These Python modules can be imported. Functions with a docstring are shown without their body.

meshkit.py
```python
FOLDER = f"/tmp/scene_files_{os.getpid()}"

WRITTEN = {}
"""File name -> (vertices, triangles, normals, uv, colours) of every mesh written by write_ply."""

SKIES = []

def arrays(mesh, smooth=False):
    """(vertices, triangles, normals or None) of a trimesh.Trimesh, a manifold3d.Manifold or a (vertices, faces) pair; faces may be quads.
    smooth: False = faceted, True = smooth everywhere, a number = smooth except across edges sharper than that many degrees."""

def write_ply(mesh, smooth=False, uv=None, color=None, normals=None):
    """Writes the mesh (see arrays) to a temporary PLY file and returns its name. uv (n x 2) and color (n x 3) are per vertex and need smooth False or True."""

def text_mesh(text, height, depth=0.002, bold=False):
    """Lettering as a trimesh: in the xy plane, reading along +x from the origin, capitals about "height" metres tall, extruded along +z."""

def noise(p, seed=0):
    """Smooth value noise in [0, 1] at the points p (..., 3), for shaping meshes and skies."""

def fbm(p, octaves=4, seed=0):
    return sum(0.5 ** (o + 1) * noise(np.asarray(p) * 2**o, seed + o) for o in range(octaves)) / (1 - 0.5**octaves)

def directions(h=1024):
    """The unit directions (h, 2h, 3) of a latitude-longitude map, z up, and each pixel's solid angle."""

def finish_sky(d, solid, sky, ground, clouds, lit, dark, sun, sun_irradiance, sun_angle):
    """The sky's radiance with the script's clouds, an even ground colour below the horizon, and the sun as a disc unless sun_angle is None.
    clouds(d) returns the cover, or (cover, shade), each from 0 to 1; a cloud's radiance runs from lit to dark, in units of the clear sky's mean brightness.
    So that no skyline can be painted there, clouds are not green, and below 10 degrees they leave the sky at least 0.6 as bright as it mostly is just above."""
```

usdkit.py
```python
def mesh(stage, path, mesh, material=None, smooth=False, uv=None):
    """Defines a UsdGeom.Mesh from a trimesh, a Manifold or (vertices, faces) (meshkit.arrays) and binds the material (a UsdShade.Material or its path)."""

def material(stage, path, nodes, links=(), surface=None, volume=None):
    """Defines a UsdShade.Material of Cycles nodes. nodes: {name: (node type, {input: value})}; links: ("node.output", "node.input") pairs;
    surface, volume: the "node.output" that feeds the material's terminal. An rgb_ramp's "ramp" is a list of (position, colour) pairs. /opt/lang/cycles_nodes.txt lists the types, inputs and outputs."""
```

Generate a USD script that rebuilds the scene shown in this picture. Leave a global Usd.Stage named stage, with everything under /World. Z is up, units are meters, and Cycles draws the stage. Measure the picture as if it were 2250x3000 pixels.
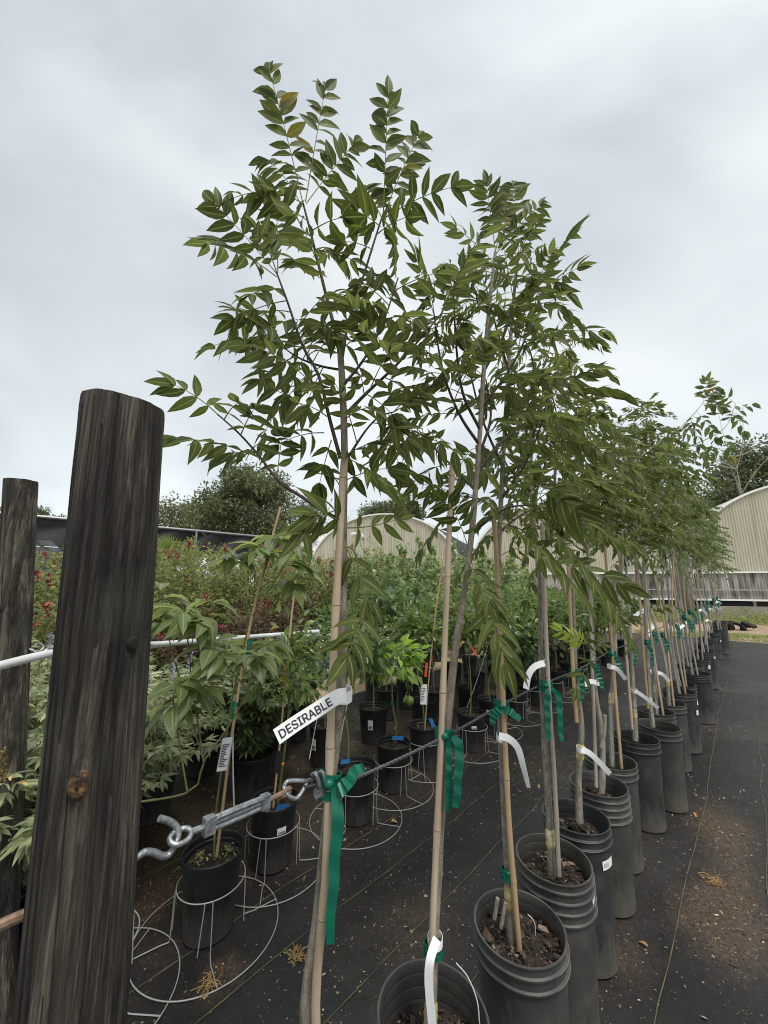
import math, random
import numpy as np, trimesh, usdkit, meshkit
from pxr import Usd, UsdGeom, UsdLux, UsdShade, Sdf, Gf
stage = Usd.Stage.CreateInMemory()
UsdGeom.SetStageUpAxis(stage, UsdGeom.Tokens.z)
UsdGeom.SetStageMetersPerUnit(stage, 1.0)
UsdGeom.Xform.Define(stage, '/World')
# ---------------------------------------------------------------- camera, sky, sun, exposure
F, CX, CY, HOR, EYE = 1100., 1125., 1500., 1705., 1.6      # a 13 mm phone lens, tilted up a little
TILT = math.atan((HOR - CY) / F); CT, ST = math.cos(TILT), math.sin(TILT)
cam = UsdGeom.Camera.Define(stage, '/World/camera')
cam.CreateHorizontalApertureAttr(36.0); cam.CreateVerticalApertureAttr(48.0)
cam.CreateFocalLengthAttr(36.0 * F / 2250.); cam.CreateClippingRangeAttr(Gf.Vec2f(0.05, 500))
cam.AddTranslateOp().Set(Gf.Vec3d(0, 0, EYE)); cam.AddRotateXOp().Set(90 + math.degrees(TILT))
EXPOSURE = 1.18
cam.CreateExposureAttr(EXPOSURE)
SUN_EL, SUN_AZ = math.radians(62), math.radians(150)
sky = UsdLux.DomeLight.Define(stage, '/World/sky')
sky.GetPrim().SetCustomDataByKey('label', 'pale grey overcast sky with soft bluish cloud bands'); sky.GetPrim().SetCustomDataByKey('category', 'sky'); sky.GetPrim().SetCustomDataByKey('kind', 'structure')
CLOUD = 2.84
skym = usdkit.material(stage, '/World/Looks/sky_overcast', {
    'sk': ('sky_texture', {'sky_type': 'single_scattering', 'sun_disc': False, 'sun_elevation': SUN_EL, 'sun_rotation': SUN_AZ}),
    'tc': ('texture_coordinate', {}),
    'mp': ('mapping', {'mapping_type': 'point', 'rotation': (0.0, 0.35, 0.5), 'scale': (1.0, 2.1, 2.3)}),
    'n1': ('noise_texture', {'scale': 1.0, 'detail': 7.0, 'roughness': 0.45, 'distortion': 0.4}),
    'r1': ('rgb_ramp', {'ramp': [(0.32, (0.76*CLOUD, 0.84*CLOUD, 0.90*CLOUD)), (0.46, (0.95*CLOUD, 1.035*CLOUD, 1.085*CLOUD)), (0.56, (1.17*CLOUD, 1.255*CLOUD, 1.29*CLOUD)), (0.68, (1.44*CLOUD, 1.51*CLOUD, 1.52*CLOUD))]}),
    'sx': ('separate_xyz', {}),
    'rz': ('rgb_ramp', {'ramp': [(0.0, (1.45, 1.44, 1.40)), (0.16, (1.34, 1.33, 1.30)), (0.36, (1.02, 1.02, 1.02)), (0.7, (1.0, 1.0, 1.0)), (1.0, (1.12, 1.12, 1.12))]}),
    'mm': ('mix_color', {'blend_type': 'multiply', 'fac': 1.0}),
    'mx': ('mix_color', {'blend_type': 'mix', 'fac': 0.93}),
    'bg': ('background_shader', {'strength': 0.1})},
    [('tc.generated', 'mp.vector'), ('mp.vector', 'n1.vector'), ('n1.fac', 'r1.fac'), ('tc.generated', 'sx.vector'), ('sx.z', 'rz.fac'),
     ('r1.color', 'mm.a'), ('rz.color', 'mm.b'), ('sk.color', 'mx.a'), ('mm.result', 'mx.b'), ('mx.result', 'bg.color')], surface='bg.background')
UsdShade.MaterialBindingAPI.Apply(sky.GetPrim()).Bind(skym)
sun = UsdLux.DistantLight.Define(stage, '/World/sun')
sun.CreateIntensityAttr(0.4); sun.CreateAngleAttr(22.0); sun.CreateColorAttr(Gf.Vec3f(1.0, 0.96, 0.9)); sun.CreateNormalizeAttr(True)
_d = Gf.Vec3d(math.cos(SUN_EL) * math.sin(SUN_AZ), math.cos(SUN_EL) * math.cos(SUN_AZ), math.sin(SUN_EL))
sun.AddRotateZOp().Set(-math.degrees(SUN_AZ)); sun.AddRotateXOp().Set(-(90 - math.degrees(SUN_EL)))
# ---------------------------------------------------------------- measuring: picture point -> place in the world (source photograph pixels / 1659-wide display pixels)
def ray(px, py):
    x, y = (px - CX) / F, -(py - CY) / F
    return np.array([x, CT - ST * y, ST + CT * y])
EY = np.array([0, 0, EYE])
def atz(px, py, z):
    d = ray(px, py); return EY + d * ((z - EYE) / d[2])
def aty(px, py, Y):
    d = ray(px, py); return EY + d * (Y / d[1])
K = 2250. / 1659.
def D(x, y, Y): return aty(x * K, y * K, Y)
RV, NV = np.array([.69, .724]), np.array([-.724, .69])     # along the row, and to its left
def atq(px, py, q):
    d = ray(px, py); return EY + d * (q / (d[:2] @ NV))
def SQ(s, q, z=0.): return np.array([*(RV * s + NV * q), z])
# ---------------------------------------------------------------- names, things, parts
_count = {}
def numbered(path):
    k = _count.get(path, -1) + 1; _count[path] = k
    return path if k == 0 else f'{path}_{k:03d}'
def setdata(p, **kw):
    for k, v in kw.items():
        if v: p.SetCustomDataByKey(k, v)
LOOK = {}
VARIED = set()
def vary(m, v, f, mat):
    if mat not in VARIED: return
    from scipy.sparse import coo_matrix
    from scipy.sparse.csgraph import connected_components
    n = len(v); e = np.vstack([f[:, [0, 1]], f[:, [1, 2]]]) if f.shape[1] == 3 else np.vstack([f[:, [0, 1]], f[:, [1, 2]], f[:, [2, 3]]])
    k, lab = connected_components(coo_matrix((np.ones(len(e), np.int8), (e[:, 0], e[:, 1])), (n, n)), False)
    r = np.random.default_rng(n + k).uniform(0, 1, k)[lab].astype(np.float32)
    UsdGeom.PrimvarsAPI(m).CreatePrimvar('piece', Sdf.ValueTypeNames.FloatArray, 'vertex').Set(__import__('pxr').Vt.FloatArray.FromNumpy(r))
class Thing:
    def __init__(self, name, label=None, category=None, loc=(0, 0, 0), group=None, kind=None):
        self.path = numbered('/World/' + name); self.loc = np.array(loc, float)
        x = UsdGeom.Xform.Define(stage, self.path); x.AddTranslateOp().Set(Gf.Vec3d(*map(float, loc)))
        self.prim = x.GetPrim(); setdata(self.prim, label=label, category=category, group=group, kind=kind)
    def part(self, name, mesh, mat, parent=None, label=None, kind=None, smooth=False):
        v, f, uv = unpack(mesh)
        path = numbered((parent or self.path) + '/' + name)
        m = usdkit.mesh(stage, path, (v - self.loc, f), LOOK[mat], smooth=smooth, uv=uv); vary(m, v, np.asarray(f), mat)
        setdata(m.GetPrim(), label=label, kind=kind)
        return path
def single(name, mesh, mat, label, category, group=None, kind=None, smooth=False):
    v, f, uv = unpack(mesh)
    m = usdkit.mesh(stage, numbered('/World/' + name), (v, f), LOOK[mat], smooth=smooth, uv=uv); vary(m, v, np.asarray(f), mat)
    setdata(m.GetPrim(), label=label, category=category, group=group, kind=kind)
    return m
def unpack(m):
    if isinstance(m, MB): return m.get()
    if hasattr(m, 'vertices'): return np.array(m.vertices), np.array(m.faces), None
    return m if len(m) == 3 else (m[0], m[1], None)
class MB:
    """collects pieces of one mesh"""
    def __init__(self): self.v, self.f, self.u, self.n = [], [], [], 0
    def add(self, m):
        v, f, u = unpack(m); f = np.asarray(f, int); v = np.asarray(v, float)
        if f.shape[1] == 4: f = np.vstack([f[:, [0, 1, 2]], f[:, [0, 2, 3]]])
        self.v.append(v); self.f.append(f + self.n); self.u.append(np.zeros((len(v), 2)) if u is None else u); self.n += len(v); return self
    def get(self):
        u = np.vstack(self.u)
        return np.vstack(self.v), np.vstack(self.f), (u if np.any(u) else None)
def unit(v): return v / (np.linalg.norm(v, axis=-1, keepdims=True) + 1e-12)
def spline(P, n):
    P = np.asarray(P, float)
    if len(P) < 3: return P[0] + (P[-1] - P[0]) * np.linspace(0, 1, n)[:, None]
    Q = np.vstack([2 * P[0] - P[1], P, 2 * P[-1] - P[-2]]); out = []
    d = np.r_[0, np.cumsum(np.linalg.norm(np.diff(P, axis=0), axis=1))]; d /= d[-1]
    for t in np.linspace(0, 1, n):
        i = min(np.searchsorted(d, t, 'right') - 1, len(P) - 2); u = (t - d[i]) / (d[i + 1] - d[i] + 1e-12)
        a, b, c, e = Q[i:i + 4]
        out.append(.5 * (2 * b + (c - a) * u + (2 * a - 5 * b + 4 * c - e) * u * u + (3 * b - a - 3 * c + e) * u ** 3))
    return np.array(out)
def tube(P, r, sides=6, caps=True):
    P = np.asarray(P, float); n = len(P); r = np.broadcast_to(r, (n,)) if np.ndim(r) < 2 else r
    t = unit(np.gradient(P, axis=0)); ref = np.array([0, 0, 1.]) if abs(t[:, 2]).mean() < .8 else np.array([1., .2, 0])
    a = unit(np.cross(t, ref)); b = np.cross(t, a); an = np.arange(sides) * 2 * np.pi / sides
    v = P[:, None] + r[:, None, None] * (np.cos(an)[None, :, None] * a[:, None] + np.sin(an)[None, :, None] * b[:, None])
    i, j = np.meshgrid(np.arange(n - 1), np.arange(sides), indexing='ij')
    q = np.stack([i * sides + j, (i + 1) * sides + j, (i + 1) * sides + (j + 1) % sides, i * sides + (j + 1) % sides], -1).reshape(-1, 4)
    v = v.reshape(-1, 3); f = np.vstack([q[:, [0, 1, 2]], q[:, [0, 2, 3]]])
    if caps:
        c = len(v); v = np.vstack([v, P[0], P[-1]]); k = np.arange(sides); k2 = (k + 1) % sides; o = (n - 1) * sides
        f = np.vstack([f, np.stack([np.full(sides, c), k, k2], 1), np.stack([np.full(sides, c + 1), o + k2, o + k], 1)])
    return v, f
def lathe(prof, c, seg=40, wob=0, seed=0):
    prof = np.asarray(prof, float); an = np.arange(seg) * 2 * np.pi / seg
    rr = prof[:, 0][:, None] * (1 + wob * np.cos(2 * an + seed)[None])
    v = np.stack([rr * np.cos(an), rr * np.sin(an), np.broadcast_to(prof[:, 1][:, None], rr.shape)], -1).reshape(-1, 3) + c
    i, j = np.meshgrid(np.arange(len(prof) - 1), np.arange(seg), indexing='ij')
    q = np.stack([i * seg + j, i * seg + (j + 1) % seg, (i + 1) * seg + (j + 1) % seg, (i + 1) * seg + j], -1).reshape(-1, 4)
    return v, np.vstack([q[:, [0, 1, 2]], q[:, [0, 2, 3]]])
def box(c, e, R=None):
    b = trimesh.creation.box(e); v = np.array(b.vertices)
    if R is not None: v = v @ np.asarray(R).T
    return v + c, np.array(b.faces)
def ball(c, r, sub=2, sq=1.0):
    b = trimesh.creation.icosphere(sub, 1.0); return np.array(b.vertices) * [r, r, r * sq] + c, np.array(b.faces)
def ring(c, R, r, seg=40, sides=5):
    an = np.linspace(0, 2 * np.pi, seg + 1); P = np.stack([np.cos(an) * R, np.sin(an) * R, 0 * an], 1) + c
    return tube(P, r, sides, False)
def ribbon(P, W, thick=.0006):
    """a strip: points P, half-width vectors W"""
    P, W = np.asarray(P, float), np.asarray(W, float); n = len(P)
    nr = unit(np.cross(np.gradient(P, axis=0), W)) * thick
    v = np.vstack([P - W + nr, P + W + nr, P - W - nr, P + W - nr]); i = np.arange(n - 1)
    def q(a, b): return np.stack([a * n + i, b * n + i, b * n + i + 1, a * n + i + 1], 1)
    return v, np.vstack([q(0, 1), q(3, 2), q(1, 3), q(2, 0)])
def grid_faces(nx, ny):
    i, j = np.meshgrid(np.arange(nx - 1), np.arange(ny - 1), indexing='ij')
    return np.stack([i * ny + j, (i + 1) * ny + j, (i + 1) * ny + j + 1, i * ny + j + 1], -1).reshape(-1, 4)
# leaves: many at once; b base, a axis, n face normal, l length, w width, c curl (down), f fold, k sideways sickle
FULL = (np.array([0, .1, .3, .56, .78, .91, 1.]), np.array([.08, .58, 1, .84, .46, .17, .0]))
MID = (np.array([0, .3, .68, 1.]), np.array([.08, 1., .72, 0.]))
def leaves(b, a, n, l, w, c=.15, f=.25, k=0., shape=FULL):
    b, a, n = np.atleast_2d(b), unit(np.atleast_2d(a)), np.atleast_2d(n); N = len(b)
    n = unit(n - (n * a).sum(1, keepdims=True) * a); s = np.cross(a, n)
    l, w, c, f, k = (np.broadcast_to(x, (N,)) for x in (l, w, c, f, k)); t, p = shape; m = len(t)
    ctr = b[:, None] + a[:, None] * (l[:, None, None] * (t - .25 * np.abs(c[:, None]) * t ** 2)[:, :, None]) - n[:, None] * ((l * c)[:, None] * t ** 2)[:, :, None] + s[:, None] * ((l * k)[:, None] * t ** 2)[:, :, None]
    h = (w[:, None] * .5 * p)[:, :, None]
    up = n[:, None] * (f[:, None, None] * h)
    v = np.stack([ctr - s[:, None] * h + up, ctr, ctr + s[:, None] * h + up], 2)       # N m 3 3
    ba = (np.arange(N) * m * 3)[:, None, None]; i = np.arange(m - 1)[None, :, None] * 3; j = np.arange(2)[None, None, :]
    q = np.stack([ba + i + j, ba + i + j + 1, ba + i + 3 + j + 1, ba + i + 3 + j], -1).reshape(-1, 4)
    uv = np.empty((N, m, 3, 2)); uv[..., 0] = .02 + .96 * t[None, :, None]; uv[..., 1] = np.array([0.02, .5, .98])
    return v.reshape(-1, 3), np.vstack([q[:, [0, 1, 2]], q[:, [0, 2, 3]]]), uv.reshape(-1, 2)
def diamonds(b, a, n, l, w, f=.3):
    """far leaves: two triangles each"""
    a = unit(a); n = unit(n - (n * a).sum(1, keepdims=True) * a); s = np.cross(a, n); N = len(b)
    l, w = np.broadcast_to(l, (N,))[:, None], np.broadcast_to(w, (N,))[:, None]
    v = np.stack([b, b + a * l * .45 + s * w * .5 + n * w * f * .5, b + a * l, b + a * l * .45 - s * w * .5 + n * w * f * .5], 1).reshape(-1, 3)
    k = np.arange(N)[:, None] * 4
    return v, np.vstack([k + [0, 1, 2], k + [0, 2, 3]])
def rdir(rng, N): return unit(rng.normal(size=(N, 3)))
# ---------------------------------------------------------------- materials
def P(**kw): return ('principled_bsdf', kw)
def mat(name, nodes, links=(), surface='p.BSDF'):
    LOOK[name] = usdkit.material(stage, '/World/Looks/' + name, nodes, links, surface=surface); return name
def plain(name, col, rough=.5, metal=0., spec=.5): return mat(name, {'p': P(base_color=col, roughness=rough, metallic=metal, specular_ior_level=spec)})
def mottled(name, ramp, scale=8., rough=.7, detail=5., stretch=(1, 1, 1), bump=0., bscale=None, metal=0., spec=.4, coord='position', dist=0.):
    """colour from object-space noise; grain bump"""
    nodes = {'g': ('geometry', {}), 'm': ('mapping', {'mapping_type': 'point', 'scale': stretch}), 'n': ('noise_texture', {'scale': scale, 'detail': detail, 'roughness': .6, 'distortion': dist}),
             'r': ('rgb_ramp', {'ramp': ramp}), 'p': P(roughness=rough, metallic=metal, specular_ior_level=spec)}
    links = [('g.position', 'm.vector'), ('m.vector', 'n.vector'), ('n.fac', 'r.fac'), ('r.color', 'p.base_color')]
    if bump:
        nodes |= {'n2': ('noise_texture', {'scale': bscale or scale * 4, 'detail': 4., 'roughness': .6}), 'b': ('bump', {'strength': bump, 'distance': .01})}
        links += [('m.vector', 'n2.vector'), ('n2.fac', 'b.height'), ('b.normal', 'p.normal')]
    return mat(name, nodes, links)
def leafmat(name, dark, light, back=None, rough=.42, trans=.3, midrib=None, blotch=6., spec=.5):
    back = back or tuple(min(1, x * 1.5 + .012) for x in light)
    VARIED.add(name)
    nodes = {'g': ('geometry', {}), 'pc': ('attribute', {'attribute': 'piece'}), 'r': ('rgb_ramp', {'ramp': [(0., dark), (.55, tuple((a + b) / 2 for a, b in zip(dark, light))), (.955, light), (.985, tuple(x * y for x, y in zip(light, (2.0, 1.25, .9))))]}),
             'n': ('noise_texture', {'scale': blotch, 'detail': 3.}), 'h': ('hsv', {'saturation': 1.0}), 'mr': ('map_range', {'from_min': .3, 'from_max': .7, 'to_min': .72, 'to_max': 1.3}),
             'bk': ('mix_color', {'blend_type': 'mix', 'b': back}), 'fb': ('math', {'math_type': 'multiply', 'value2': .75}),
             'p': P(roughness=rough, specular_ior_level=spec), 't': ('translucent_bsdf', {}), 'th': ('hsv', {'saturation': 1.15, 'value': 1.7}), 'mc': ('mix_closure', {'fac': trans})}
    links = [('pc.fac', 'r.fac'), ('g.position', 'n.vector'), ('n.fac', 'mr.value'), ('r.color', 'h.color'), ('mr.result', 'h.value'), ('g.backfacing', 'fb.value1'), ('fb.value', 'bk.fac'), ('h.color', 'bk.a')]
    top = 'bk.result'
    if midrib:
        nodes |= {'uv': ('uvmap', {'attribute': 'st'}), 'sx': ('separate_xyz', {}), 's5': ('math', {'math_type': 'subtract', 'value2': .5}), 'ab': ('math', {'math_type': 'absolute'}),
                  'lt': ('map_range', {'from_min': .02, 'from_max': .07, 'to_min': .8, 'to_max': 0., 'clamp': True}), 'mv': ('mix_color', {'blend_type': 'mix', 'b': midrib}),
                  'wv': ('math', {'math_type': 'multiply_add', 'value2': -1.1}), 'si': ('math', {'math_type': 'multiply', 'value2': 62.}), 'sn': ('math', {'math_type': 'sine'}),
                  'vr': ('map_range', {'from_min': .8, 'from_max': 1., 'to_min': 0., 'to_max': .22, 'clamp': True}), 'mx': ('math', {'math_type': 'maximum'})}
        links += [('uv.UV', 'sx.vector'), ('sx.y', 's5.value1'), ('s5.value', 'ab.value1'), ('ab.value', 'lt.value'), ('ab.value', 'wv.value1'), ('sx.x', 'wv.value3'), ('wv.value', 'si.value1'), ('si.value', 'sn.value1'),
                  ('sn.value', 'vr.value'), ('lt.result', 'mx.value1'), ('vr.result', 'mx.value2'), ('mx.value', 'mv.fac'), (top, 'mv.a')]
        top = 'mv.result'
    links += [(top, 'p.base_color'), (top, 'th.color'), ('th.color', 't.color'), ('p.BSDF', 'mc.closure1'), ('t.BSDF', 'mc.closure2')]
    return mat(name, nodes, links, 'mc.closure')
def islands(name, ramp, rough=.8, spec=.3):
    VARIED.add(name)
    return mat(name, {'g': ('attribute', {'attribute': 'piece'}), 'r': ('rgb_ramp', {'ramp': ramp}), 'p': P(roughness=rough, specular_ior_level=spec)}, [('g.fac', 'r.fac'), ('r.color', 'p.base_color')])

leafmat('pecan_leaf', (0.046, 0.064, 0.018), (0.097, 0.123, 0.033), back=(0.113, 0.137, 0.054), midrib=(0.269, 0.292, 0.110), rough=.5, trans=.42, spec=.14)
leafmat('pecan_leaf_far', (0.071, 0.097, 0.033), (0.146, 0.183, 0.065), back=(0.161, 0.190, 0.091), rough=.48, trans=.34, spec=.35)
leafmat('pecan_leaf_young', (0.234, 0.301, 0.045), (0.381, 0.446, 0.091), rough=.4, trans=.4)
leafmat('citrus_leaf', (0.046, 0.081, 0.023), (0.132, 0.181, 0.050), rough=.34, trans=.3, midrib=(0.192, 0.248, 0.098))
leafmat('citrus_leaf_deep', (0.039, 0.074, 0.028), (0.108, 0.164, 0.052), rough=.34, trans=.22)
leafmat('citrus_leaf_bright', (0.131, 0.236, 0.037), (0.278, 0.393, 0.091), rough=.35, trans=.38, midrib=(0.351, 0.446, 0.182))
leafmat('avocado_leaf', (0.075, 0.113, 0.040), (0.215, 0.253, 0.100), rough=.4, trans=.36, midrib=(0.323, 0.338, 0.201))
leafmat('vitex_leaf', (0.153, 0.192, 0.092), (0.359, 0.392, 0.220), back=(0.395, 0.417, 0.312), rough=.6, trans=.3)
leafmat('dark_palmate_leaf', (0.056, 0.087, 0.040), (0.148, 0.186, 0.079), rough=.45, trans=.25)
leafmat('myrtle_leaf', (0.088, 0.100, 0.039), (0.208, 0.232, 0.088), rough=.55, trans=.35)
leafmat('myrtle_leaf_red', (0.062, 0.039, 0.030), (0.137, 0.106, 0.058), rough=.5, trans=.25)
leafmat('grape_leaf', (0.097, 0.133, 0.050), (0.219, 0.279, 0.123), rough=.5, trans=.38)
leafmat('oak_leaf', (0.024, 0.036, 0.020), (0.104, 0.128, 0.054), rough=.5, trans=.15)
leafmat('oak_leaf_light', (0.041, 0.054, 0.024), (0.139, 0.158, 0.073), rough=.5, trans=.2)
leafmat('weed_leaf', (0.088, 0.118, 0.040), (0.234, 0.262, 0.100), rough=.6, trans=.3)
islands('red_flower', [(0, (.16, .015, .025)), (.6, (.30, .03, .05)), (1, (.42, .09, .08))], .6)
islands('seed_head', [(0, (.16, .11, .04)), (1, (.32, .25, .11))], .8)
islands('violet_flower', [(0, (.25, .22, .4)), (1, (.42, .4, .55))], .7)
islands('white_flower', [(0, (.6, .6, .5)), (1, (.8, .8, .7))], .6)
islands('bark_chip', [(0, (.010, .0085, .0075)), (.6, (.032, .023, .017)), (.86, (.085, .058, .040)), (1, (.24, .175, .12))], .75)
islands('ground_chip', [(0, (.025, .018, .013)), (.4, (.085, .055, .034)), (.72, (.20, .135, .08)), (.92, (.38, .29, .19)), (1, (.62, .56, .46))], .85)
islands('path_pebble', [(0, (.16, .12, .08)), (1, (.42, .35, .27))], .9)
mottled('soil', [(.3, (.010, .008, .007)), (.55, (.028, .019, .014)), (.75, (.06, .04, .028))], 40, .9, bump=.6, bscale=90)
mottled('tan_path', [(.3, (.20, .145, .095)), (.6, (.33, .25, .17)), (.8, (.40, .32, .23))], 3, .95, bump=.4, bscale=40)
# woven ground cloth with dust and soil
mat('ground_cloth', {'g': ('geometry', {}), 'm': ('mapping', {'mapping_type': 'point', 'rotation': (0, 0, -.81)}), 'n1': ('noise_texture', {'scale': .9, 'detail': 6., 'roughness': .62}),
    'r1': ('rgb_ramp', {'ramp': [(.36, (.0085, .0087, .0096)), (.54, (.0165, .0163, .0163)), (.72, (.046, .043, .038))]}),
    'n2': ('noise_texture', {'scale': 60., 'detail': 4., 'roughness': .7}), 'r2': ('rgb_ramp', {'ramp': [(.35, (.62, .62, .62)), (.62, (1.12, 1.11, 1.08)), (.78, (2.6, 2.3, 1.9))]}),
    'w': ('wave_texture', {'wave_type': 'bands', 'bands_direction': 'y', 'scale': 42., 'distortion': .25}), 'w2': ('wave_texture', {'wave_type': 'bands', 'bands_direction': 'x', 'scale': 42., 'distortion': .25}),
    'ad': ('math', {'math_type': 'add'}), 'wm': ('map_range', {'from_min': 0., 'from_max': 2., 'to_min': .86, 'to_max': 1.14}),
    'mm': ('mix_color', {'blend_type': 'multiply', 'fac': 1.}), 'mw': ('mix_color', {'blend_type': 'multiply', 'fac': 1.}), 'b': ('bump', {'strength': .12, 'distance': .002}), 'cr': ('noise_texture', {'scale': 3.5, 'detail': 3.}), 'b2': ('bump', {'strength': .5, 'distance': .04}),
    'dt': ('attribute', {'attribute': 'dirt'}), 'n5': ('noise_texture', {'scale': 9., 'detail': 6., 'roughness': .7}), 'dm': ('math', {'math_type': 'multiply'}), 'dr': ('map_range', {'from_min': .10, 'from_max': .42, 'to_min': 0., 'to_max': .9, 'clamp': True}),
    'dc': ('rgb_ramp', {'ramp': [(.3, (.024, .016, .011)), (.5, (.06, .040, .026)), (.7, (.13, .088, .056))]}), 'dx': ('mix_color', {'blend_type': 'mix'}),
    'p': P(roughness=.52, specular_ior_level=.5)},
    [('dt.fac', 'dm.value1'), ('n5.fac', 'dm.value2'), ('g.position', 'n5.vector'), ('dm.value', 'dr.value'), ('dr.result', 'dx.fac'), ('n2.fac', 'dc.fac'), ('dc.color', 'dx.b'), ('mw.result', 'dx.a'),
     ('g.position', 'm.vector'), ('g.position', 'n1.vector'), ('n1.fac', 'r1.fac'), ('g.position', 'n2.vector'), ('n2.fac', 'r2.fac'), ('m.vector', 'w.vector'), ('m.vector', 'w2.vector'), ('w.fac', 'ad.value1'), ('w2.fac', 'ad.value2'),
     ('ad.value', 'wm.value'), ('r1.color', 'mm.a'), ('r2.color', 'mm.b'), ('mm.result', 'mw.a'), ('wm.result', 'mw.b'), ('dx.result', 'p.base_color'), ('g.position', 'cr.vector'), ('cr.fac', 'b2.height'), ('ad.value', 'b.height'), ('b2.normal', 'b.normal'), ('b.normal', 'p.normal')])
plain('seam_thread', (.095, .083, .04), .8)
def potmat(name, ramp, rough, dust=(.10, .088, .068), scale=7.):
    return mat(name, {'g': ('geometry', {}), 'n': ('noise_texture', {'scale': scale, 'detail': 5., 'roughness': .62}), 'r': ('rgb_ramp', {'ramp': ramp}), 'm': ('mapping', {'mapping_type': 'point', 'scale': (1., 1., .25)}), 'n2': ('noise_texture', {'scale': 30., 'detail': 6., 'roughness': .7}),
        'sx': ('separate_xyz', {}), 'zz': ('map_range', {'from_min': .0, 'from_max': .22, 'to_min': .42, 'to_max': 0., 'clamp': True}), 'ad': ('math', {'math_type': 'add'}), 'df': ('map_range', {'from_min': .56, 'from_max': .92, 'to_min': 0., 'to_max': .75, 'clamp': True}), 'mx': ('mix_color', {'blend_type': 'mix', 'b': dust}),
        'rr': ('map_range', {'from_min': 0., 'from_max': .8, 'to_min': rough, 'to_max': .8}), 'b': ('bump', {'strength': .12, 'distance': .006}), 'p': P(specular_ior_level=.45)},
        [('g.position', 'n.vector'), ('n.fac', 'r.fac'), ('g.position', 'm.vector'), ('m.vector', 'n2.vector'), ('g.position', 'sx.vector'), ('sx.z', 'zz.value'), ('zz.result', 'ad.value1'), ('n2.fac', 'ad.value2'), ('ad.value', 'df.value'), ('df.result', 'mx.fac'), ('r.color', 'mx.a'), ('mx.result', 'p.base_color'), ('df.result', 'rr.value'), ('rr.result', 'p.roughness'), ('n2.fac', 'b.height'), ('b.normal', 'p.normal')])
potmat('pot_black', [(.35, (.008, .0083, .009)), (.6, (.014, .0142, .015)), (.8, (.028, .027, .026))], .36, (.06, .052, .042))
potmat('pot_olive', [(.32, (.028, .028, .0265)), (.55, (.050, .0495, .045)), (.78, (.098, .093, .081))], .45)
potmat('pot_bluish', [(.32, (.017, .018, .0195)), (.55, (.030, .031, .0325)), (.78, (.066, .066, .064))], .42)
plain('pot_band', (.16, .146, .118), .5)
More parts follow.
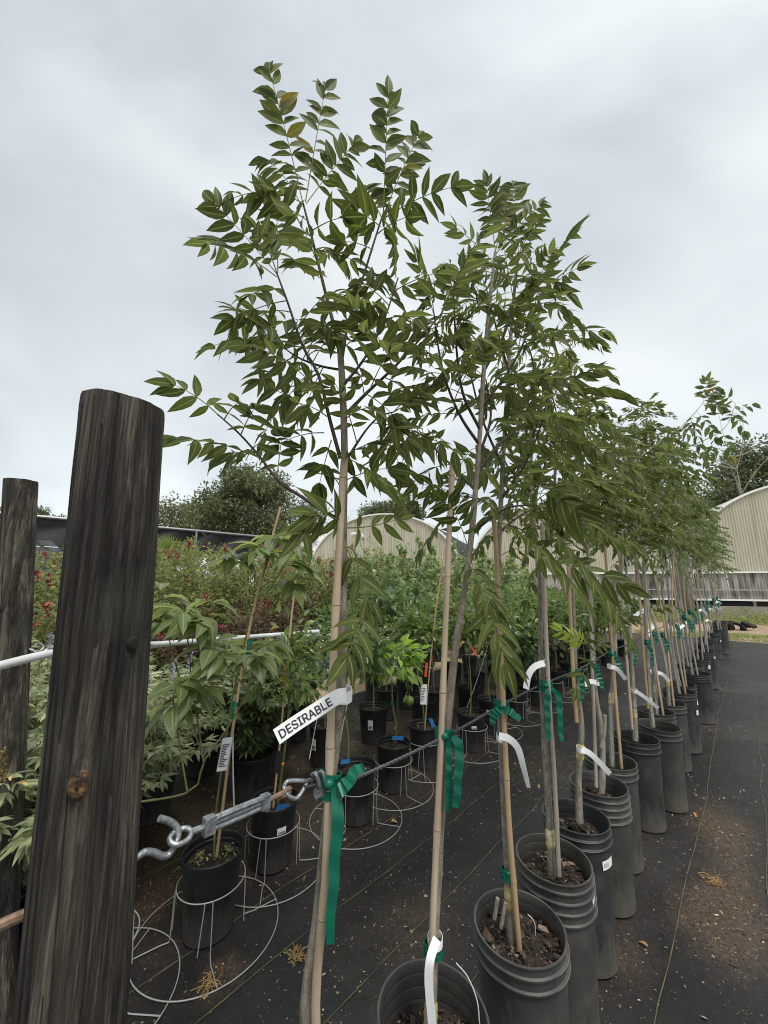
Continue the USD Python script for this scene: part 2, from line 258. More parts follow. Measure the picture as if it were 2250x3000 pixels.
# weathered treated post wood: long dark streaks
mat('post_wood', {'g': ('geometry', {}), 'm': ('mapping', {'mapping_type': 'point', 'scale': (1., 1., .014)}), 'n1': ('noise_texture', {'scale': 230., 'detail': 6., 'roughness': .66, 'distortion': .05}),
    'r1': ('rgb_ramp', {'ramp': [(.28, (.024, .021, .018)), (.42, (.062, .054, .045)), (.56, (.115, .10, .082)), (.72, (.21, .185, .152)), (.85, (.30, .27, .225))]}),
    'm2': ('mapping', {'mapping_type': 'point', 'scale': (1., 1., .075)}), 'n2': ('noise_texture', {'scale': 30., 'detail': 6., 'roughness': .62, 'distortion': .5}), 'r2': ('rgb_ramp', {'ramp': [(.38, (.20, .20, .22)), (.47, (.46, .46, .47)), (.53, (.62, .61, .60)), (.56, (1.05, 1.03, .98)), (.68, (1.75, 1.68, 1.55))]}),
    'mm': ('mix_color', {'blend_type': 'multiply', 'fac': 1.}), 'n4': ('noise_texture', {'scale': 6., 'detail': 3.}), 'r4': ('rgb_ramp', {'ramp': [(.5, (0., 0., 0.)), (.72, (.45, .45, .45))]}), 'gr': ('mix_color', {'blend_type': 'mix', 'b': (.075, .082, .058)}),
    'n3': ('noise_texture', {'scale': 230., 'detail': 4.}), 'ad': ('math', {'math_type': 'multiply_add', 'value2': 1.5}), 'b': ('bump', {'strength': .9, 'distance': .008}), 'p': P(roughness=.78, specular_ior_level=.25)},
    [('g.position', 'm.vector'), ('m.vector', 'n1.vector'), ('n1.fac', 'r1.fac'), ('g.position', 'm2.vector'), ('m2.vector', 'n2.vector'), ('n2.fac', 'r2.fac'), ('r1.color', 'mm.a'), ('r2.color', 'mm.b'), ('g.position', 'n4.vector'), ('n4.fac', 'r4.fac'), ('r4.color', 'gr.fac'), ('mm.result', 'gr.a'), ('gr.result', 'p.base_color'),
     ('m.vector', 'n3.vector'), ('n1.fac', 'ad.value1'), ('n3.fac', 'ad.value3'), ('ad.value', 'b.height'), ('b.normal', 'p.normal')])
mottled('knot_wood', [(.38, (.015, .009, .006)), (.52, (.12, .065, .024)), (.7, (.32, .19, .075))], 75, .8, bump=.5)
plain('crack', (.006, .005, .005), .9)
# pecan bark with pale corky dots
mat('pecan_bark', {'g': ('geometry', {}), 'm': ('mapping', {'mapping_type': 'point', 'scale': (1., 1., .35)}), 'n1': ('noise_texture', {'scale': 90., 'detail': 4.}), 'r1': ('rgb_ramp', {'ramp': [(.32, (.13, .112, .086)), (.6, (.24, .212, .168)), (.8, (.34, .305, .25))]}),
    'vo': ('voronoi_texture', {'feature': 'f1', 'scale': 150.}), 'dr': ('map_range', {'from_min': .16, 'from_max': .26, 'to_min': .85, 'to_max': 0., 'clamp': True}), 'mx': ('mix_color', {'blend_type': 'mix', 'b': (.42, .39, .32)}), 'b': ('bump', {'strength': .5, 'distance': .003}), 'p': P(roughness=.8, specular_ior_level=.3)},
    [('g.position', 'm.vector'), ('m.vector', 'n1.vector'), ('n1.fac', 'r1.fac'), ('g.position', 'vo.vector'), ('vo.distance', 'dr.value'), ('dr.result', 'mx.fac'), ('r1.color', 'mx.a'), ('mx.result', 'p.base_color'), ('n1.fac', 'b.height'), ('b.normal', 'p.normal')])
mottled('grey_bark', [(.3, (.18, .162, .135)), (.55, (.30, .275, .235)), (.8, (.43, .40, .345))], 60, .8, stretch=(1, 1, .3), bump=.5)
mottled('twig', [(.3, (.035, .024, .017)), (.7, (.09, .062, .042))], 60, .75)
plain('rachis', (.12, .16, .045), .5)
mottled('green_stem', [(.3, (.07, .085, .03)), (.7, (.16, .165, .065))], 40, .6)
mottled('bamboo_pink', [(.3, (.30, .23, .155)), (.55, (.44, .35, .25)), (.8, (.54, .45, .33))], 22, .6, stretch=(1, 1, .08), bump=.12)
mottled('bamboo_tan', [(.3, (.28, .19, .10)), (.55, (.43, .31, .175)), (.8, (.52, .40, .25))], 22, .5, stretch=(1, 1, .08), bump=.1)
mottled('bamboo_grey', [(.3, (.24, .20, .165)), (.55, (.36, .31, .255)), (.8, (.46, .40, .33))], 22, .6, stretch=(1, 1, .08), bump=.12)
mottled('node_brown', [(.3, (.2, .14, .08)), (.7, (.36, .27, .18))], 90, .7)
mottled('graft_tape', [(.3, (.30, .20, .05)), (.5, (.46, .37, .17)), (.65, (.6, .56, .45))], 45, .5, bump=.3)
mat('green_tape', {'p': P(base_color=(.006, .15, .095), roughness=.36, specular_ior_level=.5), 't': ('translucent_bsdf', {'color': (.008, .22, .13)}), 'mc': ('mix_closure', {'fac': .3})}, [('p.BSDF', 'mc.closure1'), ('t.BSDF', 'mc.closure2')], 'mc.closure')
plain('orange_tape', (.62, .085, .025), .45); plain('blue_tape', (.03, .16, .42), .45); plain('yellow_tape', (.55, .42, .04), .5)
plain('white_tag', (.74, .75, .76), .45); plain('ink', (.012, .012, .014), .5); plain('sticker_white', (.72, .73, .75), .4)
mottled('galvanised', [(.3, (.15, .16, .17)), (.52, (.27, .285, .30)), (.72, (.42, .44, .45))], 80, .4, metal=.75, bump=.3, bscale=150)
mottled('rusty_steel', [(.3, (.10, .045, .02)), (.6, (.24, .17, .12)), (.8, (.34, .3, .27))], 70, .6, metal=.4)
mottled('wire_rope', [(.35, (.035, .036, .038)), (.7, (.10, .10, .10))], 400, .5, metal=.4)
plain('wire_white', (.36, .36, .34), .45, 0.2)
mottled('pvc_white', [(.3, (.42, .43, .43)), (.7, (.6, .61, .61))], 9, .35)
plain('pvc_grey', (.34, .36, .39), .4)
mat('fibreglass', {'g': ('geometry', {}), 'm': ('mapping', {'mapping_type': 'point', 'scale': (1., 1., .12)}), 'n1': ('noise_texture', {'scale': 2.6, 'detail': 6., 'roughness': .65}), 'r1': ('rgb_ramp', {'ramp': [(.3, (.42, .40, .30)), (.5, (.56, .535, .42)), (.72, (.64, .62, .51))]}),
    'p': P(roughness=.5), 't': ('translucent_bsdf', {'color': (.5, .47, .36)}), 'mc': ('mix_closure', {'fac': .25})}, [('g.position', 'm.vector'), ('m.vector', 'n1.vector'), ('n1.fac', 'r1.fac'), ('r1.color', 'p.base_color'), ('p.BSDF', 'mc.closure1'), ('t.BSDF', 'mc.closure2')], 'mc.closure')
mottled('weathered_sheet', [(.34, (.06, .052, .042)), (.5, (.26, .245, .215)), (.7, (.42, .41, .38))], 5, .6, stretch=(1, 1, .16), detail=6)
plain('white_trim', (.78, .78, .77), .45); mottled('concrete', [(.3, (.20, .18, .14)), (.7, (.34, .31, .25))], 4, .9)
plain('dark_gap', (.012, .012, .012), .8)
mottled('white_metal_roof', [(.3, (.6, .61, .62)), (.7, (.74, .75, .75))], 2, .5); mottled('pink_wall', [(.3, (.42, .33, .28)), (.7, (.52, .42, .36))], 3, .8)
mat('shade_net', {'p': P(base_color=(.014, .014, .017), roughness=.7), 't': ('transparent_bsdf', {}), 'g': ('geometry', {}), 'n': ('noise_texture', {'scale': 2.0, 'detail': 3.}), 'mr': ('map_range', {'from_min': .3, 'from_max': .7, 'to_min': .04, 'to_max': .14}), 'mc': ('mix_closure', {})},
    [('g.position', 'n.vector'), ('n.fac', 'mr.value'), ('mr.result', 'mc.fac'), ('p.BSDF', 'mc.closure1'), ('t.BSDF', 'mc.closure2')], 'mc.closure')
plain('shade_cloth', (.018, .018, .022), .75)
plain('fruit_green', (.12, .19, .035), .4); plain('fruit_orange', (.55, .2, .02), .4)
islands('dry_leaf', [(0, (.28, .16, .06)), (1, (.4, .28, .12))], .7)
rng = np.random.default_rng(7)
# ================================================================ GROUND
def sheet(poly_sq, z, nx=40, ny=30, bump=0., seed=0):
    (s0, q0), (s1, q1) = poly_sq
    S, Q = np.meshgrid(np.linspace(s0, s1, nx), np.linspace(q0, q1, ny), indexing='ij')
    XY = S[..., None] * RV + Q[..., None] * NV
    Z = z + bump * (meshkit.fbm(np.stack([S * .9, Q * .9, 0 * S], -1), 4, seed) - .3)
    return np.concatenate([XY, Z[..., None]], -1).reshape(-1, 3), grid_faces(nx, ny)
gx, gy = np.meshgrid(np.linspace(-160, 160, 60), np.linspace(-60, 260, 60), indexing='ij')
single('ground', (np.stack([gx, gy, 0 * gx - .006], -1).reshape(-1, 3), grid_faces(60, 60)), 'tan_path', 'bare tan sandy soil between the nursery beds', 'ground', kind='structure')
cloth = single('ground_cloth', sheet(((-5, -9), (14.45, 4.35)), 0.0, 260, 190, .012, 3), 'ground_cloth', 'black woven weed cloth laid over the nursery floor', 'ground cloth', kind='structure', smooth=True)
cloth2 = single('ground_cloth', sheet(((-6, 5.4), (13., 8.2)), 0.0, 60, 20, .012, 5), 'ground_cloth', 'far strip of black weed cloth under the red flowering shrubs', 'ground cloth', kind='structure', smooth=True)
def cloth_z(s, q): return 0.0 + .012 * (meshkit.fbm(np.stack([s * .9, q * .9, 0 * s], -1), 4, 3) - .3)
for q in (2.62, 2.30, 1.98, 1.66, 1.33, 1.01, .45, .13, -.2, -.52, -.85):
    s = np.linspace(-1.2, 14.3, 160); qq = q + .05 * (meshkit.fbm(np.stack([s * .8, 0 * s + q * 9, 0 * s], -1), 3, 1) - .5) + .03 * (meshkit.fbm(np.stack([s * 2.5, 0 * s + q * 5, 0 * s], -1), 2, 2) - .5)
    z = cloth_z(s, qq) + .0035; XY = s[:, None] * RV + qq[:, None] * NV
    path = numbered(str(cloth.GetPath()) + '/seam_thread')
    v, f = tube(np.c_[XY, z], .0021 * (1 + .5 * np.sin(s * 37 + q * 9)), 4, False); usdkit.mesh(stage, path, (v, f), LOOK['seam_thread'])
# sandy strip and weeds beyond the end of the cloth
single('gravel_strip', sheet(((14.45, -9), (15.7, 3.5)), .0, 12, 40, .03, 8), 'tan_path', 'strip of pale sandy gravel between the black cloth and the weeds', 'gravel', kind='structure', smooth=True)
def scatter_chips(N, pos, size, seed, lift=.002):
    r = np.random.default_rng(seed); b = pos; a = unit(np.c_[r.normal(size=(N, 2)), r.normal(size=N) * .25]); n = unit(np.c_[r.normal(size=(N, 2)) * .35, np.ones(N)])
    l = size * r.lognormal(0, .45, N); w = l * r.uniform(.35, .8, N); s = np.cross(a, n); s = unit(s); n = np.cross(s, a)
    b = b + [0, 0, lift]; h = (l * .16)[:, None]
    L, W = l[:, None] * .5, w[:, None] * .5
    t = b + n * h
    v = np.stack([b - a * L - s * W, b + a * L - s * W * .6, b + a * L * .8 + s * W, b - a * L * .7 + s * W * .9, t], 1).reshape(-1, 3)
    k = np.arange(N)[:, None] * 5
    return v, np.vstack([k + [0, 1, 4], k + [1, 2, 4], k + [2, 3, 4], k + [3, 0, 4]])
def patchy(N, seed, patches, base=.12):
    r = np.random.default_rng(seed); out = []
    s = r.uniform(-.3, 9, N * 8) ; q = r.uniform(-1.6, 3.6, N * 8)
    dens = base * (meshkit.fbm(np.stack([s * 1.1, q * 1.1, 0 * s], -1), 3, seed) ** 2) * 2
    for (ps, pq, rs, rq, w) in patches: dens = dens + w * np.exp(-((s - ps) / rs) ** 2 - ((q - pq) / rq) ** 2) * (.3 + 1.4 * meshkit.fbm(np.stack([s * 5, q * 5, 0 * s], -1), 3, seed + 1))
    k = r.uniform(size=N * 8) < dens
    s, q = s[k][:N], q[k][:N]
    return np.c_[s[:, None] * RV + q[:, None] * NV, cloth_z(s, q)]
PATCH = []
for (x, y, rs, rq, w) in ((1560, 1790, .32, .16, .9), (1560, 1990, .30, .17, 1.1), (1590, 1890, .4, .12, .5), (1180, 1650, .5, .2, .35), (900, 2000, .35, .25, .35), (1330, 2060, .2, .15, .35), (420, 1700, .5, .3, .8), (330, 1900, .3, .25, .7), (480, 2110, .09, .06, .9), (620, 1560, .5, .4, .4), (600, 1810, .15, .12, .8), (1500, 1560, .5, .15, .3)):
    p = atz(x * K, y * K, 0)[:2]; PATCH.append((p @ RV, p @ NV, rs, rq, w))
v_ = np.array(UsdGeom.Mesh(cloth).GetPointsAttr().Get())[:, :2]; sv, qv = v_ @ RV, v_ @ NV
dirt = .11 + 0 * sv
for (ps, pq, rs, rq, w) in PATCH: dirt += 1.15 * w * np.exp(-((sv - ps) / (rs * .85)) ** 2 - ((qv - pq) / (rq * .85)) ** 2)
dirt += .55 * np.exp(-((qv - 3.0) / .9) ** 2) + .16 * np.exp(-((qv - .72) / .22) ** 2)
UsdGeom.PrimvarsAPI(cloth).CreatePrimvar('dirt', Sdf.ValueTypeNames.FloatArray, 'vertex').Set([float(min(1.2, x)) for x in dirt])
cp = patchy(80000, 11, PATCH, .42); rc = np.random.default_rng(4); single('wood_chips', scatter_chips(len(cp), cp, rc.choice([.0034, .0055, .010], len(cp), p=[.66, .28, .06]), 12), 'ground_chip', 'loose wood chips and spilt potting mix strewn over the black cloth', 'wood chips', kind='stuff')
gp = np.random.default_rng(5); s = gp.uniform(14.45, 16.2, 1500); q = gp.uniform(-4, 3, 1500)
single('pebbles', scatter_chips(1500, np.c_[s[:, None] * RV + q[:, None] * NV, 0 * s + .015], .02, 6), 'path_pebble', 'small tan pebbles on the sandy strip past the cloth', 'pebbles', kind='stuff')
# brown fallen leaves and twigs on the cloth
for i, (x, y) in enumerate(((1312, 2095), (1400, 2045), (1165, 1695), (845, 1775), (1335, 1945), (1500, 1755))):
    c = atz(x * K, y * K, .012); a = np.array([math.cos(i * 2.1), math.sin(i * 2.1), .15])
    wh = ('pair of crossed tan twig scraps beside the front black tree pots', 'curled tan bark scrap on the open aisle cloth', 'curled orange brown leaf on the cloth between the two rows', 'yellowing leaf resting on a wire ring near the second citrus pot', 'pale curled scrap close behind the fourth tall pot', 'pale pebble like scrap beside the yellow aisle seam')[i]
    single('fallen_leaf', leaves([c], [a], [[0, 0, 1]], .055, .017 if i != 3 else .035, .5, .6), 'dry_leaf', wh, 'fallen leaf', smooth=True)
# ================================================================ GREENHOUSES
GA, GC = np.array([-.3, 23.]), np.array([18.4, 15.6])
GD = unit(GC - GA); GN = np.array([-GD[1], GD[0]])          # along the row of gables; away from the camera
def gw(c, u, w, z): return np.stack([c[0] + GD[0] * u + GN[0] * w, c[1] + GD[1] * u + GN[1] * w, z + 0 * u], -1)
def hoop(label, c, half, eave, peak, skirt, dark_roof):
    t = Thing('greenhouse', label, 'greenhouse', (*c, 0))
    arc = lambda u: eave + (peak - eave) * np.sqrt(np.clip(1 - (np.abs(u) / half) ** 2, 0, 1)) ** .92
    n = 15; e = np.linspace(-half + .02, half - .02, n + 1)
    for k in range(n):
        u = np.linspace(e[k] + .004, e[k + 1] - .004, 25); w = -.014 * np.cos((u - e[0]) * 2 * np.pi / .105) + (.008 if k % 2 else 0)
        rows = [gw(c, u, w, np.full_like(u, eave + .06)), gw(c, u, w, (eave + .06 + arc(u)) / 2), gw(c, u, w, np.maximum(arc(u) - .02, eave + .07))]
        t.part('panel', (np.stack(rows, 1).reshape(-1, 3), grid_faces(25, 3)), 'fibreglass')
        if skirt:
            rows = [gw(c, u, w - .02, np.full_like(u, .86)), gw(c, u, w - .02, np.full_like(u, eave - .02))]
            t.part('skirt_panel', (np.stack(rows, 1).reshape(-1, 3), grid_faces(25, 2)), 'weathered_sheet')
    th = np.linspace(0, np.pi, 49); au = -half * np.cos(th); az = arc(au)
    # barrel roof, 22 m deep
    back = np.stack([gw(c, au, 0 * au + .05, az), gw(c, au, 0 * au + 22, az)], 1).reshape(-1, 3)
    t.part('roof', (back, grid_faces(49, 2)), 'fibreglass', smooth=True)
    if dark_roof:
        k = au > .3; k2 = au[k]; z2 = az[k] + .05
        t.part('shade_cover', (np.stack([gw(c, k2, 0 * k2 + .6, z2), gw(c, k2, 0 * k2 + 21, z2)], 1).reshape(-1, 3), grid_faces(len(k2), 2)), 'shade_cloth', smooth=True)
    o = np.stack([au * 1.004, az + .03], 1); i = np.stack([au * .985, az - .05], 1)
    v = np.vstack([gw(c, p[:, 0], np.full(49, w), p[:, 1]) for p in (o, i) for w in (-.09, .06)]).reshape(4, 49, 3); f = []
    for a, b in ((0, 1), (2, 0), (1, 3), (3, 2)):
        kk = np.arange(48); f.append(np.stack([a * 49 + kk, b * 49 + kk, b * 49 + kk + 1, a * 49 + kk + 1], 1))
    t.part('arch_trim', (v.reshape(-1, 3), np.vstack(f)), 'white_trim')
    L = lambda name, z, h, w, d, m: t.part(name, box(gw(c, np.array(0.), np.array(w), z), (2 * half, d, h), np.array([[GD[0], GN[0], 0], [GD[1], GN[1], 0], [0, 0, 1]])), m)
    L('eave_board', eave + .02, .075, -.06, .05, 'white_trim')
    for sx in (-1, 1): t.part('side_wall', (np.vstack([gw(c, np.full(2, sx * half), np.array([0.03, 22.]), z) for z in (0., eave)]), np.array([[0, 1, 3, 2]])), 'fibreglass')
    if skirt:
        L('rail_pipe', 1.26, .045, -.09, .045, 'pvc_grey'); L('base_board', .83, .075, -.07, .05, 'white_trim'); L('dark_opening', .68, .24, .12, .04, 'dark_gap')
        L('low_wall', .28, .56, -.05, .16, 'concrete')
        for u in np.arange(-half + .5, half, 1.6): t.part('stud', box(gw(c, np.array(u), np.array(.04), .68), (.09, .08, .24), np.array([[GD[0], GN[0], 0], [GD[1], GN[1], 0], [0, 0, 1]])), 'concrete')
    return t
GB = GA + GD * np.linalg.norm(GC - GA) * .5
hoop('arched beige greenhouse with black shade cover on its roof, farthest left', GA, 4.95, 2.0, 5.75, True, True)
hoop('middle beige corrugated greenhouse half hidden behind the pecan trees', GB, 4.6, 2.0, 5.75, True, True)
hoop('tall beige corrugated greenhouse at the right edge with weathered skirt', GC, 4.75, 2.0, 5.95, True, False)
# small house with a white metal roof
a0 = np.array([-9.3, 36.]); SC = 1.5
t = Thing('shed', 'small pink walled shed with white metal roof and vent pipe', 'shed', (*a0, 0))
rd = unit(np.array([.83, .56])); rn = np.array([-rd[1], rd[0]])
def sw(u, w, z): return np.array([*(a0 + rd * u * SC + rn * w * SC), 1.6 + (z - 1.6) * SC if z else 0.])
for sgn in (-1, 1):
    for k in range(8):
        u0, u1 = k * 1.1 - .2, k * 1.1 + .88
        t.part('roof_sheet', (np.array([sw(u0, 0, 5.12), sw(u1, 0, 5.12), sw(u1, sgn * 3.4, 3.35), sw(u0, sgn * 3.4, 3.35)]) + [0, 0, .03 * (k % 2)], np.array([[0, 1, 2, 3]])), 'white_metal_roof')
t.part('gable_wall', (np.array([sw(0, 0, 5.05), sw(0, 3.2, 3.4), sw(0, 3.2, 0), sw(0, -3.2, 0), sw(0, -3.2, 3.4)]), np.array([[0, 1, 2], [0, 2, 3], [0, 3, 4]])), 'pink_wall')
for s_ in (-3.2, 3.2): t.part('side_wall', (np.array([sw(0, s_, 0), sw(8.5, s_, 0), sw(8.5, s_, 3.4), sw(0, s_, 3.4)]), np.array([[0, 1, 2, 3]])), 'white_metal_roof')
vp = aty(826, 1522, 33.); t.part('vent_pipe', tube([[vp[0], vp[1], 0], vp], .26, 12), 'pvc_grey'); t.part('vent_cap', tube([vp, vp + [0, 0, .2]], .34, 12), 'pvc_grey')
e0 = aty(1062, 1578, 17.)
t = Thing('riser_pipe', 'white plastic riser pipe with elbow standing before the greenhouse gable', 'pipe', (e0[0], e0[1], 0))
t.part('upright', tube([[*e0[:2], 0], [*e0[:2], e0[2]]], .05, 8), 'pvc_white'); t.part('elbow', tube(spline([[e0[0], e0[1], e0[2] - .05], [e0[0] - .03, e0[1], e0[2] + .12], [e0[0] - .35, e0[1], e0[2] + .2], [e0[0] - .5, e0[1], e0[2] + .15]], 10), .1, 10), 'pvc_white')
# ================================================================ SHADE HOUSE (left)
s0, s1 = aty(-60, 1497, 7.0), aty(778, 1566, 11.2); s1[2] = s0[2]
dd = unit(s1 - s0); nn = np.array([-dd[1], dd[0], 0.])
t = Thing('shade_house', 'black net shade house on grey pipe frame behind the red shrubs', 'shade house', (*s0[:2], 0))
t.part('roof_pipe', tube([s0, s1], .032, 8), 'galvanised'); t.part('lower_pipe', tube([s0 - [0, 0, .42] + nn * .4, s1 - [0, 0, .42] + nn * .4], .028, 8), 'galvanised')
for k in range(4):
    p = s0 + (s1 - s0) * k / 3; t.part('frame_post', tube([p * [1, 1, 0], p], .03, 8), 'galvanised'); t.part('rafter', tube([p, p + nn * 9], .025, 6), 'galvanised')
    if k < 3: t.part('brace', tube([p + (s1 - s0) * .02 - [0, 0, .02], p + (s1 - s0) * .22 - [0, 0, .8] + nn * .4], .02, 6), 'galvanised')
nx, ny = 60, 14; U, W = np.meshgrid(np.linspace(0, 1, nx), np.linspace(0, 1, ny), indexing='ij')
sag = .10 * np.sin(U * np.pi * 9) ** 2 * np.sin(W * np.pi)
t.part('roof_net', ((s0 + (s1 - s0) * U[..., None] + nn * (W[..., None] * 9) + np.array([0, 0, 1.]) * (.02 - sag)[..., None]).reshape(-1, 3), grid_faces(nx, ny)), 'shade_net', smooth=True)
dz = .55 + .09 * np.sin(U * 31) + .06 * np.sin(U * 57 + 1)
t.part('valance', ((s0 + (s1 - s0) * U[..., None] + nn * (.06 + .05 * np.sin(U * 40 + W * 3))[..., None] - np.array([0, 0, 1.]) * (.03 + W * dz)[..., None]).reshape(-1, 3), grid_faces(nx, ny)), 'shade_net', smooth=True)
t.part('back_net', ((s0 + (s1 - s0) * U[..., None] + nn * 9 - np.array([0, 0, 1.]) * (W * 2.3)[..., None]).reshape(-1, 3), grid_faces(nx, ny)), 'shade_net', smooth=True)
# ================================================================ FAR TREES
def bigtree(name, label, c, rad, nclump, per, leaf, m, seed, trunk=.3, cat='tree', sparse=1., flat=.25, group=None):
    r = np.random.default_rng(seed); c = np.array(c, float); rad = np.array(rad, float)
    t = Thing(name, label, cat, (c[0], c[1], 0), group)
    h0 = c[2] - rad[2] * .75
    t.part('trunk', tube(spline([[c[0], c[1], 0], [c[0] + .1, c[1], h0 * .6], [c[0], c[1] + .1, c[2]]], 7), np.linspace(trunk, trunk * .45, 7), 8), 'twig')
    cl = rdir(r, nclump) * r.uniform(.45, 1.0, (nclump, 1)) ** .6; cl[:, 2] = np.where(cl[:, 2] < -.6, -cl[:, 2] * .5, cl[:, 2])
    cc = c + cl * rad * (1 + .16 * r.normal(size=(nclump, 1)))
    for k in range(0, nclump, max(1, nclump // 9)):
        t.part('limb', tube(spline([[c[0], c[1], h0 * .8], (np.array([c[0], c[1], h0]) + cc[k]) / 2 + [0, 0, .2], cc[k]], 6), np.linspace(trunk * .4, .02, 6), 5), 'twig')
    N = nclump * per; k = np.repeat(np.arange(nclump), per); cs = rad.mean() * r.uniform(.16, .32, nclump)
    off = rdir(r, N) * r.uniform(0.2, 1, (N, 1)) ** .5; b = cc[k] + off * (cs[k] * sparse)[:, None] * [1.15, 1.15, .8]
    a = unit(off + rdir(r, N) * .8 + [0, 0, -flat]); n = unit(rdir(r, N) * .7 + [0, 0, 1.])
    t.part('crown', diamonds(b, a, n, leaf * r.uniform(.6, 1.3, N), leaf * .55 * r.uniform(.7, 1.2, N)), m, kind='stuff')
    return t
def far(x, y, Y): return aty(x * K, y * K, Y)
p = far(535, 1085, 27); bigtree('live_oak', 'big dark live oak rising above the shade house', (p[0], p[1], 6.5), (3.3, 3.0, 3.8), 130, 150, .28, 'oak_leaf', 21, .35)
p = far(415, 1130, 30); bigtree('broadleaf_tree', 'low rounded green tree joined to the left of the dark oak', (p[0], p[1], 5.6), (4.2, 3, 2.6), 80, 120, .28, 'oak_leaf_light', 22, .3)
p = far(330, 1150, 31); bigtree('broadleaf_tree', 'low green tree half hidden by the big wooden post', (p[0], p[1], 4.9), (3.0, 3, 2.4), 55, 100, .28, 'oak_leaf_light', 23, .3)
p = far(655, 1110, 34); bigtree('sparse_tree', 'thin open tree between the dark oak and the first pecan', (p[0], p[1], 7.0), (2.4, 2.5, 3.0), 45, 70, .24, 'oak_leaf', 24, .2, sparse=1.3)
p = far(845, 1110, 48); bigtree('round_tree', 'rounded dark tree top showing above the left greenhouse arch', (p[0], p[1], 9.6), (4.0, 4, 2.5), 80, 150, .36, 'oak_leaf', 25, .35)
p = far(1645, 1010, 24); bigtree('broadleaf_tree', 'leafy tree behind the right greenhouse roof', (p[0] + 1.2, p[1], 8.1), (3.6, 3, 3.4), 130, 120, .26, 'oak_leaf', 26, .3, sparse=1.05)
p = far(1560, 1010, 27); bigtree('broadleaf_tree', 'darker tree behind the end of the pecan row', (p[0], p[1], 6.6), (3.0, 3, 2.8), 80, 110, .26, 'oak_leaf', 27, .3, sparse=1.1)
for k, (x, y, lab) in enumerate(((70, 1110, 'small tree top just right of the left wooden post'), (150, 1125, 'small tuft of treetop beside the big wooden post'), (-10, 1100, 'treetop cut by the left edge of the picture'))):
    p = far(x, y, 36); bigtree('distant_tree', lab, (p[0], p[1], p[2] - .6), (1.5, 1.5, 1.3), 22, 70, .26, 'oak_leaf_light', 30 + k, .2)
def bare(label, base, h, seed, spread=.35, nb=9):
    r = np.random.default_rng(seed); t = Thing('bare_tree', label, 'tree', (base[0], base[1], 0)); base = np.array([base[0], base[1], 0.])
    top = base + [r.normal() * .2, r.normal() * .2, h]; T = spline([base, (base + top) / 2 + r.normal(size=3) * .15, top], 14); t.part('trunk', tube(T, np.linspace(.09, .012, 14), 6), 'grey_bark')
    for k in range(nb):
        i = r.integers(6, 13); d = unit(np.array([r.normal(), r.normal(), r.uniform(.5, 1.6)])); L = h * spread * r.uniform(.4, 1)
        B = spline([T[i], T[i] + d * L * .5 + r.normal(size=3) * .1, T[i] + d * L + [0, 0, .1 * L]], 7); m = MB().add(tube(B, np.linspace(.035, .008, 7), 4))
        for j in range(4):
            q = B[r.integers(2, 7)]; m.add(tube([q, q + unit(rdir(r, 1)[0] + [0, 0, .4]) * L * .3], [.012, .005], 3))
        t.part('branch', m, 'grey_bark')
p = far(1600, 1000, 20); bare('tall bare grey branched tree rising behind the far pecans at right', p, 9.2, 41, .3, 14)
p = far(735, 1090, 42); bare('leafless grey tree top seen right of the first pecan stake', p, 8.6, 42, .35, 16)
# weeds by the right greenhouse
r = np.random.default_rng(51); N = 9000
u = r.uniform(-7.5, 4, N); w = r.uniform(-2.6, -.25, N); hh = meshkit.fbm(np.stack([u * .8, w * .8, 0 * u], -1), 3, 4) * .75 * np.clip((w + 2.7) / 1.2, .1, 1)
b = gw(GC, u, w, 0 * u); b[:, 2] = hh * r.uniform(0, 1, N); a = unit(rdir(r, N) * [1, 1, .5] + [0, 0, .45])
single('weeds', diamonds(b, a, unit(rdir(r, N) + [0, 0, 1]), r.uniform(.06, .14, N), r.uniform(.03, .06, N)), 'weed_leaf', 'tangle of green weeds growing along the right greenhouse wall', 'weeds', kind='stuff')
N = 6000; s = r.uniform(14.5, 16.2, N); q = r.uniform(-.8, 2.8, N); b = np.c_[s[:, None] * RV + q[:, None] * NV, 0 * s + .01]; k = meshkit.fbm(np.stack([s * 1.2, q * 1.2, 0 * s], -1), 3, 9) > .5; b = b[k]; N = len(b)
single('grass', diamonds(b, unit(rdir(r, N) * [1, 1, .2] + [0, 0, .8]), rdir(r, N), r.uniform(.05, .13, N), .012), 'weed_leaf', 'short patchy grass along the end of the black cloth', 'grass', kind='stuff')
hp = aty(1950 + 720 / 3.687, 1500 + 1175 / 3.687, 13.2)
mb = MB(); r = np.random.default_rng(3)
for k in range(14):
    o = hp * [1, 1, 0] + [r.uniform(-.5, .5), r.uniform(-.2, .2), 0]; mb.add(tube(spline([o, o + [r.uniform(-.2, .2), 0, .25], o + [r.uniform(.1, .5), 0, .1]], 6), .05, 5))
single('tubing_heap', mb, 'dark_gap', 'heap of black tubing lying in the weeds at the row end', 'tubing')
